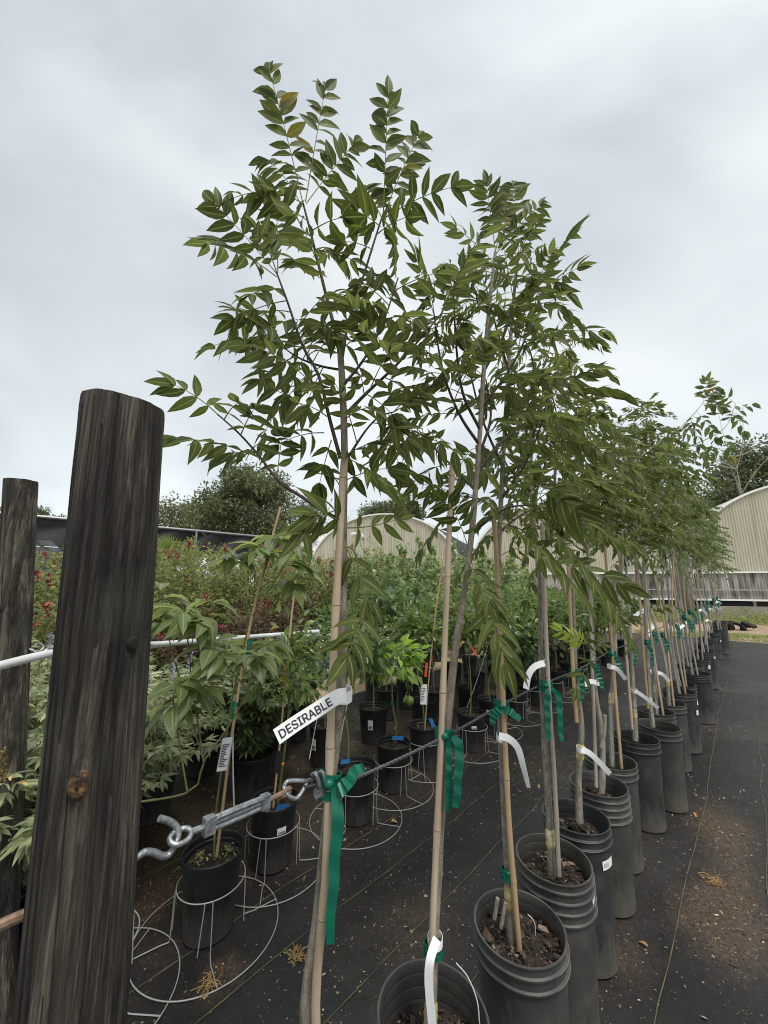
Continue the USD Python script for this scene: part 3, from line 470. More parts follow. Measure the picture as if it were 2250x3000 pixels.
# ================================================================ WOODEN POSTS
def post(label, base, top, rad, seed, knots, cracks):
    """base, top: points on the axis"""
    t = Thing('wooden_post', label, 'post', (base[0], base[1], 0)); base = np.array(base, float); top = np.array(top, float); d0 = unit(top - base); base = base - d0 * (base[2] + .02) / d0[2]
    ax = unit(top - base); L = np.linalg.norm(top - base); e1 = unit(np.cross(ax, [0, 1, 0])); e2 = np.cross(ax, e1); e1, e2 = e1, -e2
    nh, na = 150, 96; h = np.linspace(0, 1, nh); an = np.arange(na) * 2 * np.pi / na; Hh, A = np.meshgrid(h, an, indexing='ij')
    rr = rad * (1 + .02 * (1 - Hh)) * (1 + .035 * (meshkit.fbm(np.stack([np.cos(A) * 1.5, np.sin(A) * 1.5, Hh * 4], -1), 3, seed) - .5)) + .0035 * (meshkit.fbm(np.stack([np.cos(A) * 9, np.sin(A) * 9, Hh * 7], -1), 3, seed + 3) - .5)
    for kh, ka, ks, depth in knots: rr = rr + depth * np.exp(-((Hh - kh) * L / (ks * 1.6)) ** 2 - ((A - ka + np.pi) % (2 * np.pi) - np.pi) ** 2 * (rad / ks) ** 2)
    for ca, h0, h1, w in cracks: rr = rr - .004 * np.exp(-(((A - ca - .05 * np.sin(Hh * 9) + np.pi) % (2 * np.pi) - np.pi) / .035) ** 2) * ((Hh > h0) & (Hh < h1))
    tilt = .008 * np.cos(A - .4) * (Hh > .999) + .0025 * meshkit.noise(np.stack([A * 4, 0 * A, 0 * A], -1), seed) * (Hh > .999)
    v = base + ax * (Hh * L + tilt)[..., None] + (rr * (1 - .012 * (Hh > .997)) * np.cos(A))[..., None] * e1 + (rr * (1 - .012 * (Hh > .997)) * np.sin(A))[..., None] * e2
    v = v.reshape(-1, 3); i, j = np.meshgrid(np.arange(nh - 1), np.arange(na), indexing='ij'); q = np.stack([i * na + j, i * na + (j + 1) % na, (i + 1) * na + (j + 1) % na, (i + 1) * na + j], -1).reshape(-1, 4)
    f = np.vstack([q[:, [0, 1, 2]], q[:, [0, 2, 3]]]); c = len(v); k = np.arange(na); o = (nh - 1) * na
    v = np.vstack([v, top - ax * .004]); f = np.vstack([f, np.stack([o + k, o + (k + 1) % na, np.full(na, c)], 1)])
    t.part('shaft', (v, f), 'post_wood', smooth=50)
    for kh, ka, ks, depth in knots:
        p = base + ax * kh * L + (rad * 1.01 + max(depth, 0) * 1.0 + .001) * (np.cos(ka) * e1 + np.sin(ka) * e2); n = unit(np.cos(ka) * e1 + np.sin(ka) * e2); u = unit(np.cross(ax, n))
        th = np.arange(20) * 2 * np.pi / 20; R1 = 1 + .12 * np.sin(th * 3 + seed)
        kv = np.vstack([p + n * .003, *[p + (u * np.cos(a) * .62 + ax * np.sin(a)) * ks * rr_ * b_ + n * dz_ for rr_, dz_ in ((.5, .004), (.85, .003), (1., -.004)) for a, b_ in zip(th, R1)]])
        kf = [[0, 1 + k, 1 + (k + 1) % 20] for k in range(20)] + [[1 + m * 20 + k, 21 + m * 20 + k, 21 + m * 20 + (k + 1) % 20] for m in range(2) for k in range(20)] + [[1 + m * 20 + k, 21 + m * 20 + (k + 1) % 20, 1 + m * 20 + (k + 1) % 20] for m in range(2) for k in range(20)]
        t.part('knot_heart', ball(p + n * .0022, ks * .15, 2, 1.6), 'crack', smooth=True)
        t.part('knot', (kv, np.array(kf)), 'knot_wood' if depth >= 0 else 'crack', smooth=True)
    for ca, h0, h1, w in cracks:
        hh = np.linspace(h0, h1, 40); a = ca + .05 * np.sin(hh * 9); C = base + ax * (hh * L)[:, None] + (rad * 1.002) * (np.cos(a)[:, None] * e1 + np.sin(a)[:, None] * e2)
        t.part('drying_crack', tube(C, np.interp(hh, [h0, (h0 + h1) / 2, h1], [.0006, w, .0006]), 4), 'crack')
    return t, base, ax, L, e1, e2
pt, pb, pax, pL, pe1, pe2 = post('large dark weathered wooden post in the left foreground', (-.397, .59, 1.046), (-.437, .59, 1.893), .0585, 5,
     [(.713, -1.95, .0175, .004), (.80, -2.75, .011, -.002)], [(-1.25, .2, .84, .0014), (-1.05, .5, .99, .0011), (-1.75, .55, .97, .001), (-2.3, .45, .80, .0009), (-1.48, .74, .995, .0012), (-.75, .3, .7, .001), (-2.05, .80, .995, .0011), (-1.62, .15, .6, .001), (-.9, .78, .96, .0009), (-2.55, .7, .97, .001)])
st, sb, sax, sL, se1, se2 = post('smaller weathered wooden post at the left edge behind the large one', (-1.577, 1.72, .95), (-1.718, 1.72, 2.07), .061, 9, [(.72, -1.5, .014, -.003)], [(-1.2, .3, .95, .001), (-1.6, .5, .98, .001), (-.8, .4, .9, .001), (-2.1, .6, .97, .0009)])
# hook bolt through the large post, turnbuckle, cable
def ax_px(pts, q): return np.array([atq(400 + x / 2.552, 2150 + y / 2.552, q) for x, y in pts])
hk = np.vstack([atq(352, 2531, .705)[None], ax_px([(0, 925), (60, 885), (130, 888), (200, 915), (250, 895), (290, 830), (318, 770), (312, 715), (262, 675), (185, 652)], .70)])
hk[6:, :2] += NV * np.array([0, .004, .008, .010, .010])[:, None]
pt.part('hook_bolt', tube(spline(hk, 60), .0049, 10), 'galvanised', smooth=40)
pb2 = atq(30, 2838, .705); pt.part('bolt_end', tube([[-.455, .60, pb2[2] + .03], [-.53, .55, pb2[2] + .02]], .007, 10), 'rusty_steel')
B0, B1 = ax_px([(525, 690), (975, 500)], .70); bd = unit(B1 - B0); up = unit(np.cross(bd, np.array([*NV, 0.]))); up = up if up[2] > 0 else -up; nq = np.array([*NV, 0.])
t = Thing('turnbuckle', 'galvanised turnbuckle tightening the cable from the large post', 'turnbuckle', B0)
e1_ = ax_px([(330, 765)], .70)[0]
th = np.linspace(0, 2 * np.pi, 30); er = .0125
t.part('eye_bolt', MB().add(tube(np.array([e1_ + bd * math.cos(a) * er * 1.25 + (nq * .75 + up * .45) * math.sin(a) * er for a in th]), .0042, 8, False)).add(tube([e1_ + bd * er * 1.2, B0 + bd * .01], 0.0048, 8)), 'galvanised', smooth=40)
for sg in (-1, 1):
    o = (up * .92 - nq * .3) * sg * .0095
    t.part('body_bar', tube(spline([B0 + o * .6, B0 + bd * .02 + o, B1 - bd * .02 + o, B1 + o * .6], 16), .0052, 8), 'galvanised', smooth=40)
Rm = np.stack([bd, nq, up], 1)
t.part('collar', box(B0 + bd * .004, (.018, .015, .025), Rm), 'galvanised'); t.part('collar', box(B1 - bd * .004, (.016, .014, .023), Rm), 'galvanised')
t.part('threaded_rod', tube([B0, B1], .0036, 8), 'galvanised')
j = ax_px([(1055, 462), (1095, 440), (1135, 408), (1148, 420), (1120, 452), (1075, 470)], .70)
t.part('rod_end', MB().add(tube([B1, j[0]], .0048, 8)).add(tube(spline(j, 16), .0048, 8)), 'rusty_steel', smooth=40)
t = Thing('wire_link', 'bent steel thimble link joining the turnbuckle to the wire rope', 'link', j[2])
lk = ax_px([(1115, 405), (1145, 362), (1250, 352), (1270, 368), (1215, 440), (1170, 472), (1125, 455), (1112, 420)], .70); lk[:, :2] += NV * np.array([.006, .006, 0, 0, -.006, -.008, -.004, .004])[:, None]
t.part('loop', tube(spline(np.vstack([lk, lk[:1]]), 50), .0039, 8), 'galvanised', smooth=40)
# cable through the ties of every tree
CAB = [(1262, 358)]
c0 = ax_px(CAB, .70)[0]; CABLE_Q = .69
cpts = [c0, ax_px([(1340, 343)], .70)[0]]
TIE = []
for s in np.arange(.62, 14.4, .37): cpts.append(SQ(s, CABLE_Q + .012 * math.sin(s * 5), 1.172 - .02 * math.sin(min(1, s / 14.4) * np.pi)))
t = Thing('steel_cable', 'dark twisted steel cable running along the pecan row', 'cable', c0)
cc = spline(cpts, 400); t.part('wire_rope', tube(cc, .0033, 6), 'wire_rope', smooth=True)
tw = np.arange(1200); fine = spline(cpts[:14], 1200); tt = unit(np.gradient(fine, axis=0)); ta = unit(np.cross(tt, [0, 0, 1.])); tb = np.cross(tt, ta)
for k in range(3):
    ph = tw * .55 + k * 2 * np.pi / 3; t.part('strand', tube(fine + (np.cos(ph)[:, None] * ta + np.sin(ph)[:, None] * tb) * .0030, .0014, 4), 'wire_rope')
t.part('rope_tail', tube(spline(ax_px([(1255, 395), (1300, 390), (1345, 372), (1400, 350)], .695), 12), .003, 6), 'wire_rope')
for (x0, y0, x1, y1) in ((1335, 318, 1375, 430), (1385, 305, 1415, 420)):
    a, b = ax_px([(x0, y0), (x1, y1)], .695); m = ax_px([((x0 + x1) / 2 + 8, (y0 + y1) / 2 - 30)], .695)[0]
    t.part('rope_clamp', MB().add(tube(spline([a + nq * .01, a + up * .006, a - nq * .006, b - nq * .004], 14), .004, 7)).add(box(b, (.024, .014, .013), Rm)).add(ball(b + bd * .008 - up * .008, .0055, 1)).add(ball(b - bd * .008 - up * .008, .0055, 1)), 'galvanised', smooth=40)
# second cable with its hook on the small post
h2 = [aty(x, y, 1.72 + i * .012) for i, (x, y) in enumerate(((45, 1895), (70, 1898), (95, 1905), (112, 1913), (124, 1902), (126, 1893), (112, 1884)))]
st.part('hook_bolt', tube(spline(h2, 24), .006, 8), 'galvanised', smooth=40)
t = Thing('steel_cable', 'second cable fixed to the smaller post at the left edge', 'cable', h2[4]); t.part('eye', ring(h2[4] + np.array([.01, .01, -.005]), .013, .0045, 20, 6), 'galvanised')
t.part('wire_rope', tube(np.array([h2[4] + RV.tolist()[0] * 0 + np.array([*(RV * s), 0]) - [0, 0, .02 * math.sin(s / 12 * np.pi)] for s in np.linspace(0.02, 12, 60)]), .0032, 5), 'wire_rope')
# white plastic pipe crossing behind the posts
pp = [D(-90, 1462, 1.28), D(0, 1438, 1.40), D(115, 1411, 1.58), D(230, 1398, 1.85), D(340, 1392, 2.15), D(500, 1379, 2.7), D(665, 1366, 3.25), D(690, 1364, 3.3)]
single('plastic_pipe', tube(spline(pp, 60), .016, 12), 'pvc_white', 'long white plastic pipe passing between the two wooden posts', 'pipe', smooth=40)
pp = [D(690, 1372, 5.2), D(830, 1352, 5.2), D(965, 1327, 5.6), D(1000, 1322, 5.8)]; single('plastic_pipe', tube(spline(pp, 30), .024, 10), 'pvc_white', 'far piece of white pipe glimpsed behind the second pecan stake', 'pipe', smooth=40)
# ================================================================ PECAN TREES IN TALL POTS
def compound(b, d, L, pairs, lf, nrm, droop=.3, rng=None, curl=.22, wr=.30, shape=FULL, hang=.25):
    """one pinnate leaf: rachis and leaflets"""
    d = unit(np.array(d, float)); t = np.linspace(0, 1, 9); dn = np.array([0, 0, -1.])
    P = b + d * (L * t)[:, None] + dn * (droop * L * t ** 2)[:, None]
    n = unit(nrm - d * (nrm @ d)); mb = MB()
    tv, tf = tube(P, np.linspace(.0019, .0008, 9), 3, False); mb.add((tv, tf, np.tile([.5, .5], (len(tv), 1))))
    tt = np.repeat(np.linspace(.24, .97, pairs), 2); sg = np.tile([-1., 1.], pairs)
    tt = np.clip(tt + rng.normal(size=len(tt)) * .012, 0, 1)
    base = np.stack([np.interp(tt, t, P[:, i]) for i in range(3)], 1); tan = unit(np.gradient(P, axis=0)); tg = unit(np.stack([np.interp(tt, t, tan[:, i]) for i in range(3)], 1))
    sd = unit(np.cross(tg, n)) * sg[:, None]
    an = np.interp(tt, [.2, 1], [1.25, .75]) + rng.normal(size=len(tt)) * .12
    a = tg * np.cos(an)[:, None] + sd * np.sin(an)[:, None] + dn * hang + rng.normal(size=(len(tt), 3)) * .10
    ln = lf * np.interp(tt, [.2, .5, .85, 1], [.72, 1., 1., .8]) * rng.uniform(.85, 1.12, len(tt))
    nn_ = n + sd * .25 + rng.normal(size=(len(tt), 3)) * .28
    a = np.vstack([a, tan[-1] + dn * hang * .6 + rng.normal(size=3) * .1]); base = np.vstack([base, P[-1]]); ln = np.r_[ln, lf * .95]; nn_ = np.vstack([nn_, n + rng.normal(size=3) * .2])
    k = np.r_[sg * -.16, 0.] + rng.normal(size=len(ln)) * .08
    keep = rng.uniform(size=len(ln)) > .05
    mb.add(leaves(base[keep], a[keep], nn_[keep], ln[keep], (ln * wr * rng.uniform(.88, 1.14, len(ln)))[keep], (curl * rng.uniform(.3, 1.9, len(ln)))[keep], .34, k[keep], shape))
    return mb
def towards(b, d): return unit(unit(EY - b) * .9 + np.array([0, 0, .25]))
def g_sizes(N, near, seed):
    return np.random.default_rng(seed).choice([.005, .009, .017], N, p=[.55, .32, .13]) * (1 if near else 1.3)
class Pecan:
    def __init__(self, label, c, seed, r=.139, h=.54, bands=(.03, .062), m='pot_olive', soil=.065, near=True, group='pecan trees in tall pots along the cable', seg=44):
        self.t = t = Thing('pecan_tree', label, 'potted tree', (c[0], c[1], 0), group); self.c = c = np.array([c[0], c[1], 0.]); self.rng = rg = np.random.default_rng(seed); self.near = near; self.soilz = h - soil
        b = bands[-1]; rb = r * .84
        pr = [(.001, .012), (rb - .012, .004), (rb, .012), (rb + .002, .03)] + [(rb + (r - .006 - rb) * k / 6, .03 + (h - b - .05) * k / 6) for k in range(1, 7)] + [(r - .005, h - b - .008)]
        for z in sorted(bands, reverse=True): pr += [(r - .003, h - z - .005), (r + .0025, h - z - .002), (r + .0025, h - z + .002), (r - .003, h - z + .005)]
        pr += [(r - .003, h - .006), (r + .002, h - .004), (r + .002, h - .001), (r - .001, h), (r - .004, h - .001), (r - .006, h - .01)]
        for z in bands: pr += [(r - .0065, h - z + .004), (r - .0045, h - z), (r - .0065, h - z - .004)]
        pr += [(r - .008, h - max(bands[-1], soil) - .02)]
        pot = t.part('pot', lathe(pr, c, seg, rg.uniform(.012, .032), rg.uniform(0, 6)), m, smooth=38)
        if near:
            for z in bands: t.part('band', ring(c + [0, 0, h - z], r + .0022, .0012, seg, 5), 'pot_band', parent=pot)
        # soil
        ra = np.linspace(0, r - .009, 9); th = np.linspace(0, 2 * np.pi, 29); R_, T_ = np.meshgrid(ra, th, indexing='ij')
        X, Y = R_ * np.cos(T_), R_ * np.sin(T_); Z = h - soil + .022 * (meshkit.fbm(np.stack([X * 30 + seed, Y * 30, 0 * X], -1), 3) - .5)
        so = t.part('soil', (np.stack([X + c[0], Y + c[1], Z], -1).reshape(-1, 3), grid_faces(9, 29)), 'soil', smooth=True)
        N = 900 if near else 160; q = np.sqrt(rg.uniform(0, 1, N)) * (r - .014); an = rg.uniform(0, 2 * np.pi, N)
        t.part('bark_mulch', scatter_chips(N, c + np.c_[q * np.cos(an), q * np.sin(an), h - soil + rg.uniform(-.006, .014, N)], g_sizes(N, near, seed), seed + 1, .002), 'bark_chip', parent=so, kind='stuff')
        self.r, self.h, self.pot = r, h, pot; self.leafn = 0; self.far = MB()
    def trunk(self, P, r0=.0145, r1=.007, m='pecan_bark', n=40):
        S = spline(P, n); rr = np.linspace(r0, r1, n) * (1 + .05 * self.rng.normal(size=n)); rr[:2] *= 1.15; self.T = S; self.t.part('trunk', tube(S, rr, 9 if self.near else 6), m, smooth=50); return S
    def branch(self, P, r0=.005, r1=.0018, n=18, m='twig'):
        S = spline(P, n); self.t.part('branch', tube(S, np.linspace(r0, r1, n), 6 if self.near else 4), m, smooth=True); return S
    def stake(self, P, r=.0085, m='bamboo_pink', nodes=True):
        S = spline(P, 30); rr = np.full(30, r)
        if nodes:
            for k in range(4, 29, 6): rr[k] *= 1.17
        self.t.part('stake', tube(S, rr, 10 if self.near else 6), m, smooth=50); self.S = S
        if self.near and nodes:
            for k in range(4, 29, 6): self.t.part('stake_node', tube([S[k] - (S[k + 1] - S[k]) * .06, S[k], S[k] + (S[k + 1] - S[k]) * .06], [r * 1.12, r * 1.24, r * 1.12], 10), 'node_brown', smooth=True)
    def leaf(self, b, d, L, nrm=None, droop=.3, lf=None, m='pecan_leaf', **kw):
        lf = lf or np.clip(.082 * (L / .33) ** .4, .055, .098); pairs = kw.pop('pairs', None) or int(np.clip(round(L / .041), 3, 10))
        nrm = np.array([0, 0, 1.]) + self.rng.normal(size=3) * .35 if nrm is None else nrm
        if not self.near: kw.setdefault('wr', .37); kw.setdefault('curl', .34); lf *= .92; pairs = max(3, pairs - 1)
        mb = compound(np.array(b, float), d, L, pairs, lf, nrm, droop, self.rng, shape=FULL if self.near else MID, **kw)
        if self.near: self.t.part('leaf', mb, m, smooth=True)
        else: self.far.add(mb)
    def leafto(self, b, e, face=True, droop=.12, **kw):
        b, e = np.array(b, float), np.array(e, float); L = np.linalg.norm(e - b); e2 = e + [0, 0, droop * L]; d = e2 - b
        self.leaf(b, d, np.linalg.norm(d), nrm=(towards(b, d) if face else None), droop=droop, **kw)
    def leafy(self, S, t0, n, L=(.24, .38), fwd=.45, up=.12, m='pecan_leaf', droop=(.25, .85), tip=True):
        g = self.rng; az = g.uniform(0, 6.3)
        for i, t in enumerate(np.linspace(t0, 1, n)):
            k = t * (len(S) - 1); b = np.array([np.interp(k, np.arange(len(S)), S[:, j]) for j in range(3)]); tn = unit(S[min(int(k) + 1, len(S) - 1)] - S[max(int(k) - 1, 0)])
            az += 2.4; s1 = unit(np.cross(tn, [.3, .2, .93])); s2 = np.cross(tn, s1); d = tn * (fwd + .5 * t) + (s1 * math.cos(az) + s2 * math.sin(az)) * .85 + np.array([0, 0, up]) + g.normal(size=3) * .12
            self.leaf(b, d, g.uniform(*L) * (1 if t < .9 else .85), droop=g.uniform(*droop), m=m, hang=g.uniform(.15, .65))
    def done(self, m='pecan_leaf_far'):
        if not self.near and self.far.n: self.t.part('foliage', self.far, m, kind='stuff', smooth=True)
    def graft(self, z, w=.03):
        P = self.T; k = int(np.argmin(abs(P[:, 2] - z))); zz = np.linspace(z - .035, z + .035, 10); q = np.stack([np.interp(zz, P[:, 2], P[:, j]) for j in (0, 1)] + [zz], 1); self.t.part('graft_tape', tube(q, np.array([.013, .0165, .018, .0165, .0175, .019, .0165, .0175, .0155, .013]) * (1 if self.near else .9), 9), 'graft_tape', smooth=50)
    def tie(self, p, h=.016, r=.026, m='green_tape', tails=()):
        """band round stake and trunk, with tails given as lists of points and widths"""
        mb = MB()
        for k in range(3):
            o = np.array([0, 0, (k - 1) * h * .55 + self.rng.normal() * .001]); an = np.linspace(0, 2 * np.pi, 21); C = p + o + np.stack([np.cos(an) * r, np.sin(an) * r * .8, .005 * np.sin(an * 1 + k * 2)], 1)
            mb.add(ribbon(C, np.tile([0, 0, h * .42], (21, 1)), .0008))
        mb.add(ball(p + unit(EY - p) * r * .85 - [0, 0, .002], h * .62, 1, .9))
        tp = self.t.part('tie_ribbon', mb, m, smooth=50)
        for pts, w in tails:
            Pp = spline(pts, 16); sd = unit(np.cross(np.gradient(Pp, axis=0), EY - Pp)); tw = np.linspace(0, .9, 16)[:, None]; fr = unit(EY - Pp)
            W = (sd * np.cos(tw) + fr * np.sin(tw)) * w * .5 * np.interp(np.linspace(0, 1, 16), [0, .12, 1], [.45, 1, 1])[:, None]
            Pp = Pp + fr * (.0035 * np.sin(np.arange(16) * 1.9 + self.rng.uniform(0, 6)))[:, None] + sd * (.0015 * np.sin(np.arange(16) * 1.1 + self.rng.uniform(0, 6)))[:, None]
            self.t.part('ribbon_tail', ribbon(Pp, W, .0005), m, parent=tp, smooth=50)
    def tag(self, pts, w=.022, text=None, loop=None, flip=False, twist=0.):
        Pp = spline(pts, 18); sd = unit(np.cross(np.gradient(Pp, axis=0), EY - Pp)); sd *= np.sign(sd[:, 2:].mean()) or 1; fr = unit(EY - Pp); tw = np.linspace(0, twist, 18)[:, None]
        W = (sd * np.cos(tw) + fr * np.sin(tw)) * w * .5; mb = MB().add(ribbon(Pp, W, .0005))
        if loop is not None:
            an = np.linspace(0, 2 * np.pi, 17); C = loop + np.stack([np.cos(an) * .019, np.sin(an) * .019, .004 * np.sin(an)], 1); mb.add(ribbon(C, np.tile([0, 0, w * .42], (17, 1)), .0006))
        tp = self.t.part('name_tag', mb, 'white_tag', smooth=50)
        if text:
            x, y0, y1, string = text; tm = meshkit.text_mesh(string, 1., .02, True); v = np.array(tm.vertices); wid = v[:, 0].max(); Lg = np.r_[0, np.cumsum(np.linalg.norm(np.diff(Pp, axis=0), axis=1))]
            hgt = w * (y1 - y0); sc = hgt; s = x * Lg[-1] + v[:, 0] * sc
            if s.max() > Lg[-1] * .97: k = (Lg[-1] * .97 - x * Lg[-1]) / (wid * sc); s = x * Lg[-1] + v[:, 0] * sc * k
            P3 = np.stack([np.interp(s, Lg, Pp[:, i]) for i in range(3)], 1); W3 = np.stack([np.interp(s, Lg, W[:, i]) for i in range(3)], 1); tg = np.stack([np.interp(s, Lg, np.gradient(Pp, axis=0)[:, i]) for i in range(3)], 1)
            nr = unit(np.cross(tg, W3)); nr *= np.sign((nr * (EY - P3)).sum(1, keepdims=True)); yy = (y0 + v[:, 1] * (y1 - y0)) * 2 - 1
            self.t.part('lettering', (P3 + W3 * yy[:, None] + nr * (.0011 + .0004 * (v[:, 2:] > .01)), np.array(tm.faces)), 'ink', parent=tp)
    def sticker(self, z, az, w=.075, hh=.034):
        a = np.linspace(-w / 2, w / 2, 7) / self.r + az; R0 = self.r * .84 + (self.r * .99 - self.r * .84) * (z / self.h) + .0035
        f = lambda a, z, e=0.: self.c + np.stack([np.cos(a) * (R0 + e), np.sin(a) * (R0 + e), 0 * a + z], -1)
        sp = self.t.part('sticker', (np.stack([f(a, z), f(a, z + hh)], 1).reshape(-1, 3), grid_faces(7, 2)), 'sticker_white', parent=self.pot); mb = MB(); g = np.random.default_rng(3)
        x = -.38
        while x < -.02:
            ww = g.choice([.012, .02]); aa = az + np.array([x, x + ww]) * w / self.r; mb.add((np.stack([f(aa, z + hh * .25, .001), f(aa, z + hh * .72, .001)], 1).reshape(-1, 3), np.array([[0, 2, 3], [0, 3, 1]]))); x += ww + .05
        self.t.part('barcode', mb, 'ink', parent=self.pot)
def Dl(L, Y): return [D(x, y, Y + (p[0] if p else 0)) for x, y, *p in L]
# ---- the nearest tree, with the printed name tag
c = SQ(.56, .69); Y0 = .905
T0 = t0 = Pecan('slender pecan tree nearest the camera with the white DESIRABLE name tag', c, 100, m='pot_olive', soil=.07)
t0.trunk([[c[0] + .005, c[1] + .01, .46]] + Dl([(662, 2212), (690, 1950), (714, 1700), (737, 1480), (741, 1270), (742, 1100), (744, 950), (738, 800), (733, 740)], Y0), .0135, .0085)
t0.stake([[c[0] + .03, c[1] - .02, .46]] + Dl([(682, 2212), (703, 1900), (717, 1500), (729, 1250), (744, 990)], Y0 - .027), .0088, 'bamboo_pink')
bA = t0.branch(Dl([(733, 745), (712, 668), (690, 580), (668, 490), (655, 440)], Y0), .0055, .003)
bB = t0.branch(Dl([(740, 770), (752, 700), (787, 590), (812, 510), (828, 460)], Y0 + .02), .0048, .0026)
bC = t0.branch(Dl([(735, 990, .005), (712, 905), (688, 810), (655, 750), (622, 655), (598, 590)], Y0 + .0), .0055, .0026)
bD = t0.branch(Dl([(738, 1125), (705, 1108), (650, 1072), (603, 1040), (560, 985), (515, 935), (470, 895)], Y0 - .03), .0055, .002, m='twig')
bE = t0.branch(Dl([(742, 900), (795, 846), (850, 795), (905, 735), (952, 679)], Y0 + .10), .0055, .002)
bF = t0.branch(Dl([(744, 1000), (790, 930), (820, 900), (850, 890)], Y0 + .05), .004, .0018)
bG = t0.branch(Dl([(742, 800), (690, 790), (640, 770), (600, 740)], Y0 + .13), .004, .0018)
bH = t0.branch(Dl([(744, 830), (790, 770), (830, 690), (860, 600)], Y0 - .05), .004, .0018)
LT0 = [  # start, end (display px), extra depth at the end, drooping
    (655, 442, 582, 152, -.05), (660, 436, 703, 190, .02), (662, 440, 764, 312, .06), (652, 446, 572, 335, .10), (668, 480, 566, 425, -.02), (672, 500, 742, 470, -.08), (676, 520, 600, 520, -.10), (682, 540, 760, 560, .05),
    (828, 462, 838, 205, -.03), (830, 462, 905, 290, .08), (832, 470, 980, 400, .0), (826, 475, 780, 400, .1), (822, 490, 770, 455, -.04), (816, 505, 880, 470, -.1), (806, 540, 745, 520, .02),
    (598, 592, 465, 440, -.06), (600, 590, 598, 440, .03), (597, 598, 448, 520, .05), (610, 625, 540, 640, -.1), (618, 650, 505, 690, .0), (632, 690, 555, 730, -.06), (640, 715, 700, 640, -.12), (655, 750, 575, 760, .05), (660, 765, 620, 860, -.02), (672, 790, 740, 690, .1),
    (470, 895, 375, 828, -.02), (485, 905, 515, 870, -.1), (520, 940, 550, 880, -.07), (562, 990, 385, 945, -.05), (598, 1035, 610, 935, .04), (560, 985, 470, 985, .1),
    (690, 905, 570, 830, .02), (700, 935, 600, 960, .1), (706, 900, 640, 870, -.1), (716, 950, 690, 1050, .03), (722, 980, 850, 1060, -.1), (744, 985, 830, 950, .06), (742, 1040, 840, 1010, -.04), (735, 1050, 690, 1000, .1),
    (952, 679, 1010, 560, .0), (940, 690, 900, 560, -.06), (920, 715, 1000, 700, .08), (900, 740, 860, 640, .06), (880, 765, 960, 780, -.05), (850, 795, 800, 700, -.04), (830, 815, 900, 860, .08), (800, 840, 840, 760, -.1), (790, 850, 850, 900, -.02),
    (855, 600, 850, 480, .05), (850, 630, 940, 590, -.05), (840, 660, 780, 610, .04), (830, 690, 900, 690, -.1), (810, 730, 760, 660, -.06), (850, 890, 940, 860, .06), (840, 895, 860, 1010, .03), (820, 900, 880, 950, -.04),
    (600, 740, 510, 665, .06), (620, 755, 560, 690, .1), (640, 770, 560, 820, .1), (665, 780, 640, 690, .1), (700, 790, 660, 880, .1), (746, 905, 800, 880, -.1), (735, 760, 790, 720, -.12), (742, 860, 690, 830, -.1), (735, 745, 680, 700, .1), (690, 600, 640, 560, .08), (700, 640, 760, 640, .1), (775, 630, 830, 590, .1), (760, 680, 810, 660, -.06)]
for x0, y0, x1, y1, dz in LT0:
    yy = Y0 + (.1 if 880 < x0 else 0); t0.leafto(D(x0, y0, yy), D(x1, y1, yy + dz), face=(y1 < 480 or abs(dz) < .05), droop=.08 if y1 < y0 - 120 else .22, hang=.05 if y1 < y0 - 120 else .3, lf=.084 if y1 < 560 else .082, wr=.37 if y1 < 560 else .32)
for S_b, t_, n_ in ((bA, .3, 3), (bC, .3, 4), (bE, .2, 3), (bF, .3, 3), (bG, .3, 3)): t0.leafy(S_b, t_, n_, (.18, .30))
# low leaves in front of the shrubs
t0.branch(Dl([(742, 1180), (765, 1190), (780, 1260), (790, 1320)], Y0 - .05), .0025, .0015, m='green_stem')
t0.leafto(D(750, 1185, Y0), D(795, 1300, Y0 - .06), droop=.15, lf=.085, pairs=3); t0.leafto(D(790, 1318, Y0 - .06), D(752, 1415, Y0 - .10), droop=.0, lf=.085, pairs=4, hang=-.1)
t0.leafto(D(738, 1130, Y0 - .02), D(680, 1110, Y0 - .1), droop=.3, lf=.1, pairs=3); t0.leafto(D(745, 1140, Y0), D(860, 1120, Y0 + .05), droop=-.2, lf=.07, pairs=4); t0.leafto(D(742, 1100, Y0), D(655, 1150, Y0 - .12), droop=.3, lf=.09, pairs=3)
g = D(710, 1690, Y0 - .015)
t0.tie(g, .02, .027, tails=(([D(722, 1700, Y0 - .04), D(730, 1760, Y0 - .05), D(722, 1880, Y0 - .05), D(712, 2040, Y0 - .05)], .024), ([D(725, 1712, Y0 - .045), D(748, 1695, Y0 - .05), D(765, 1670, Y0 - .04), D(785, 1655, Y0 - .03)], .026)))
t0.tag([D(597, 1592, Y0 - .09), D(640, 1562, Y0 - .075), D(690, 1530, Y0 - .06), D(728, 1506, Y0 - .045), D(748, 1502, Y0 - .03)], .030, (.03, .22, .74, 'DESIRABLE'), loop=D(742, 1500, Y0))
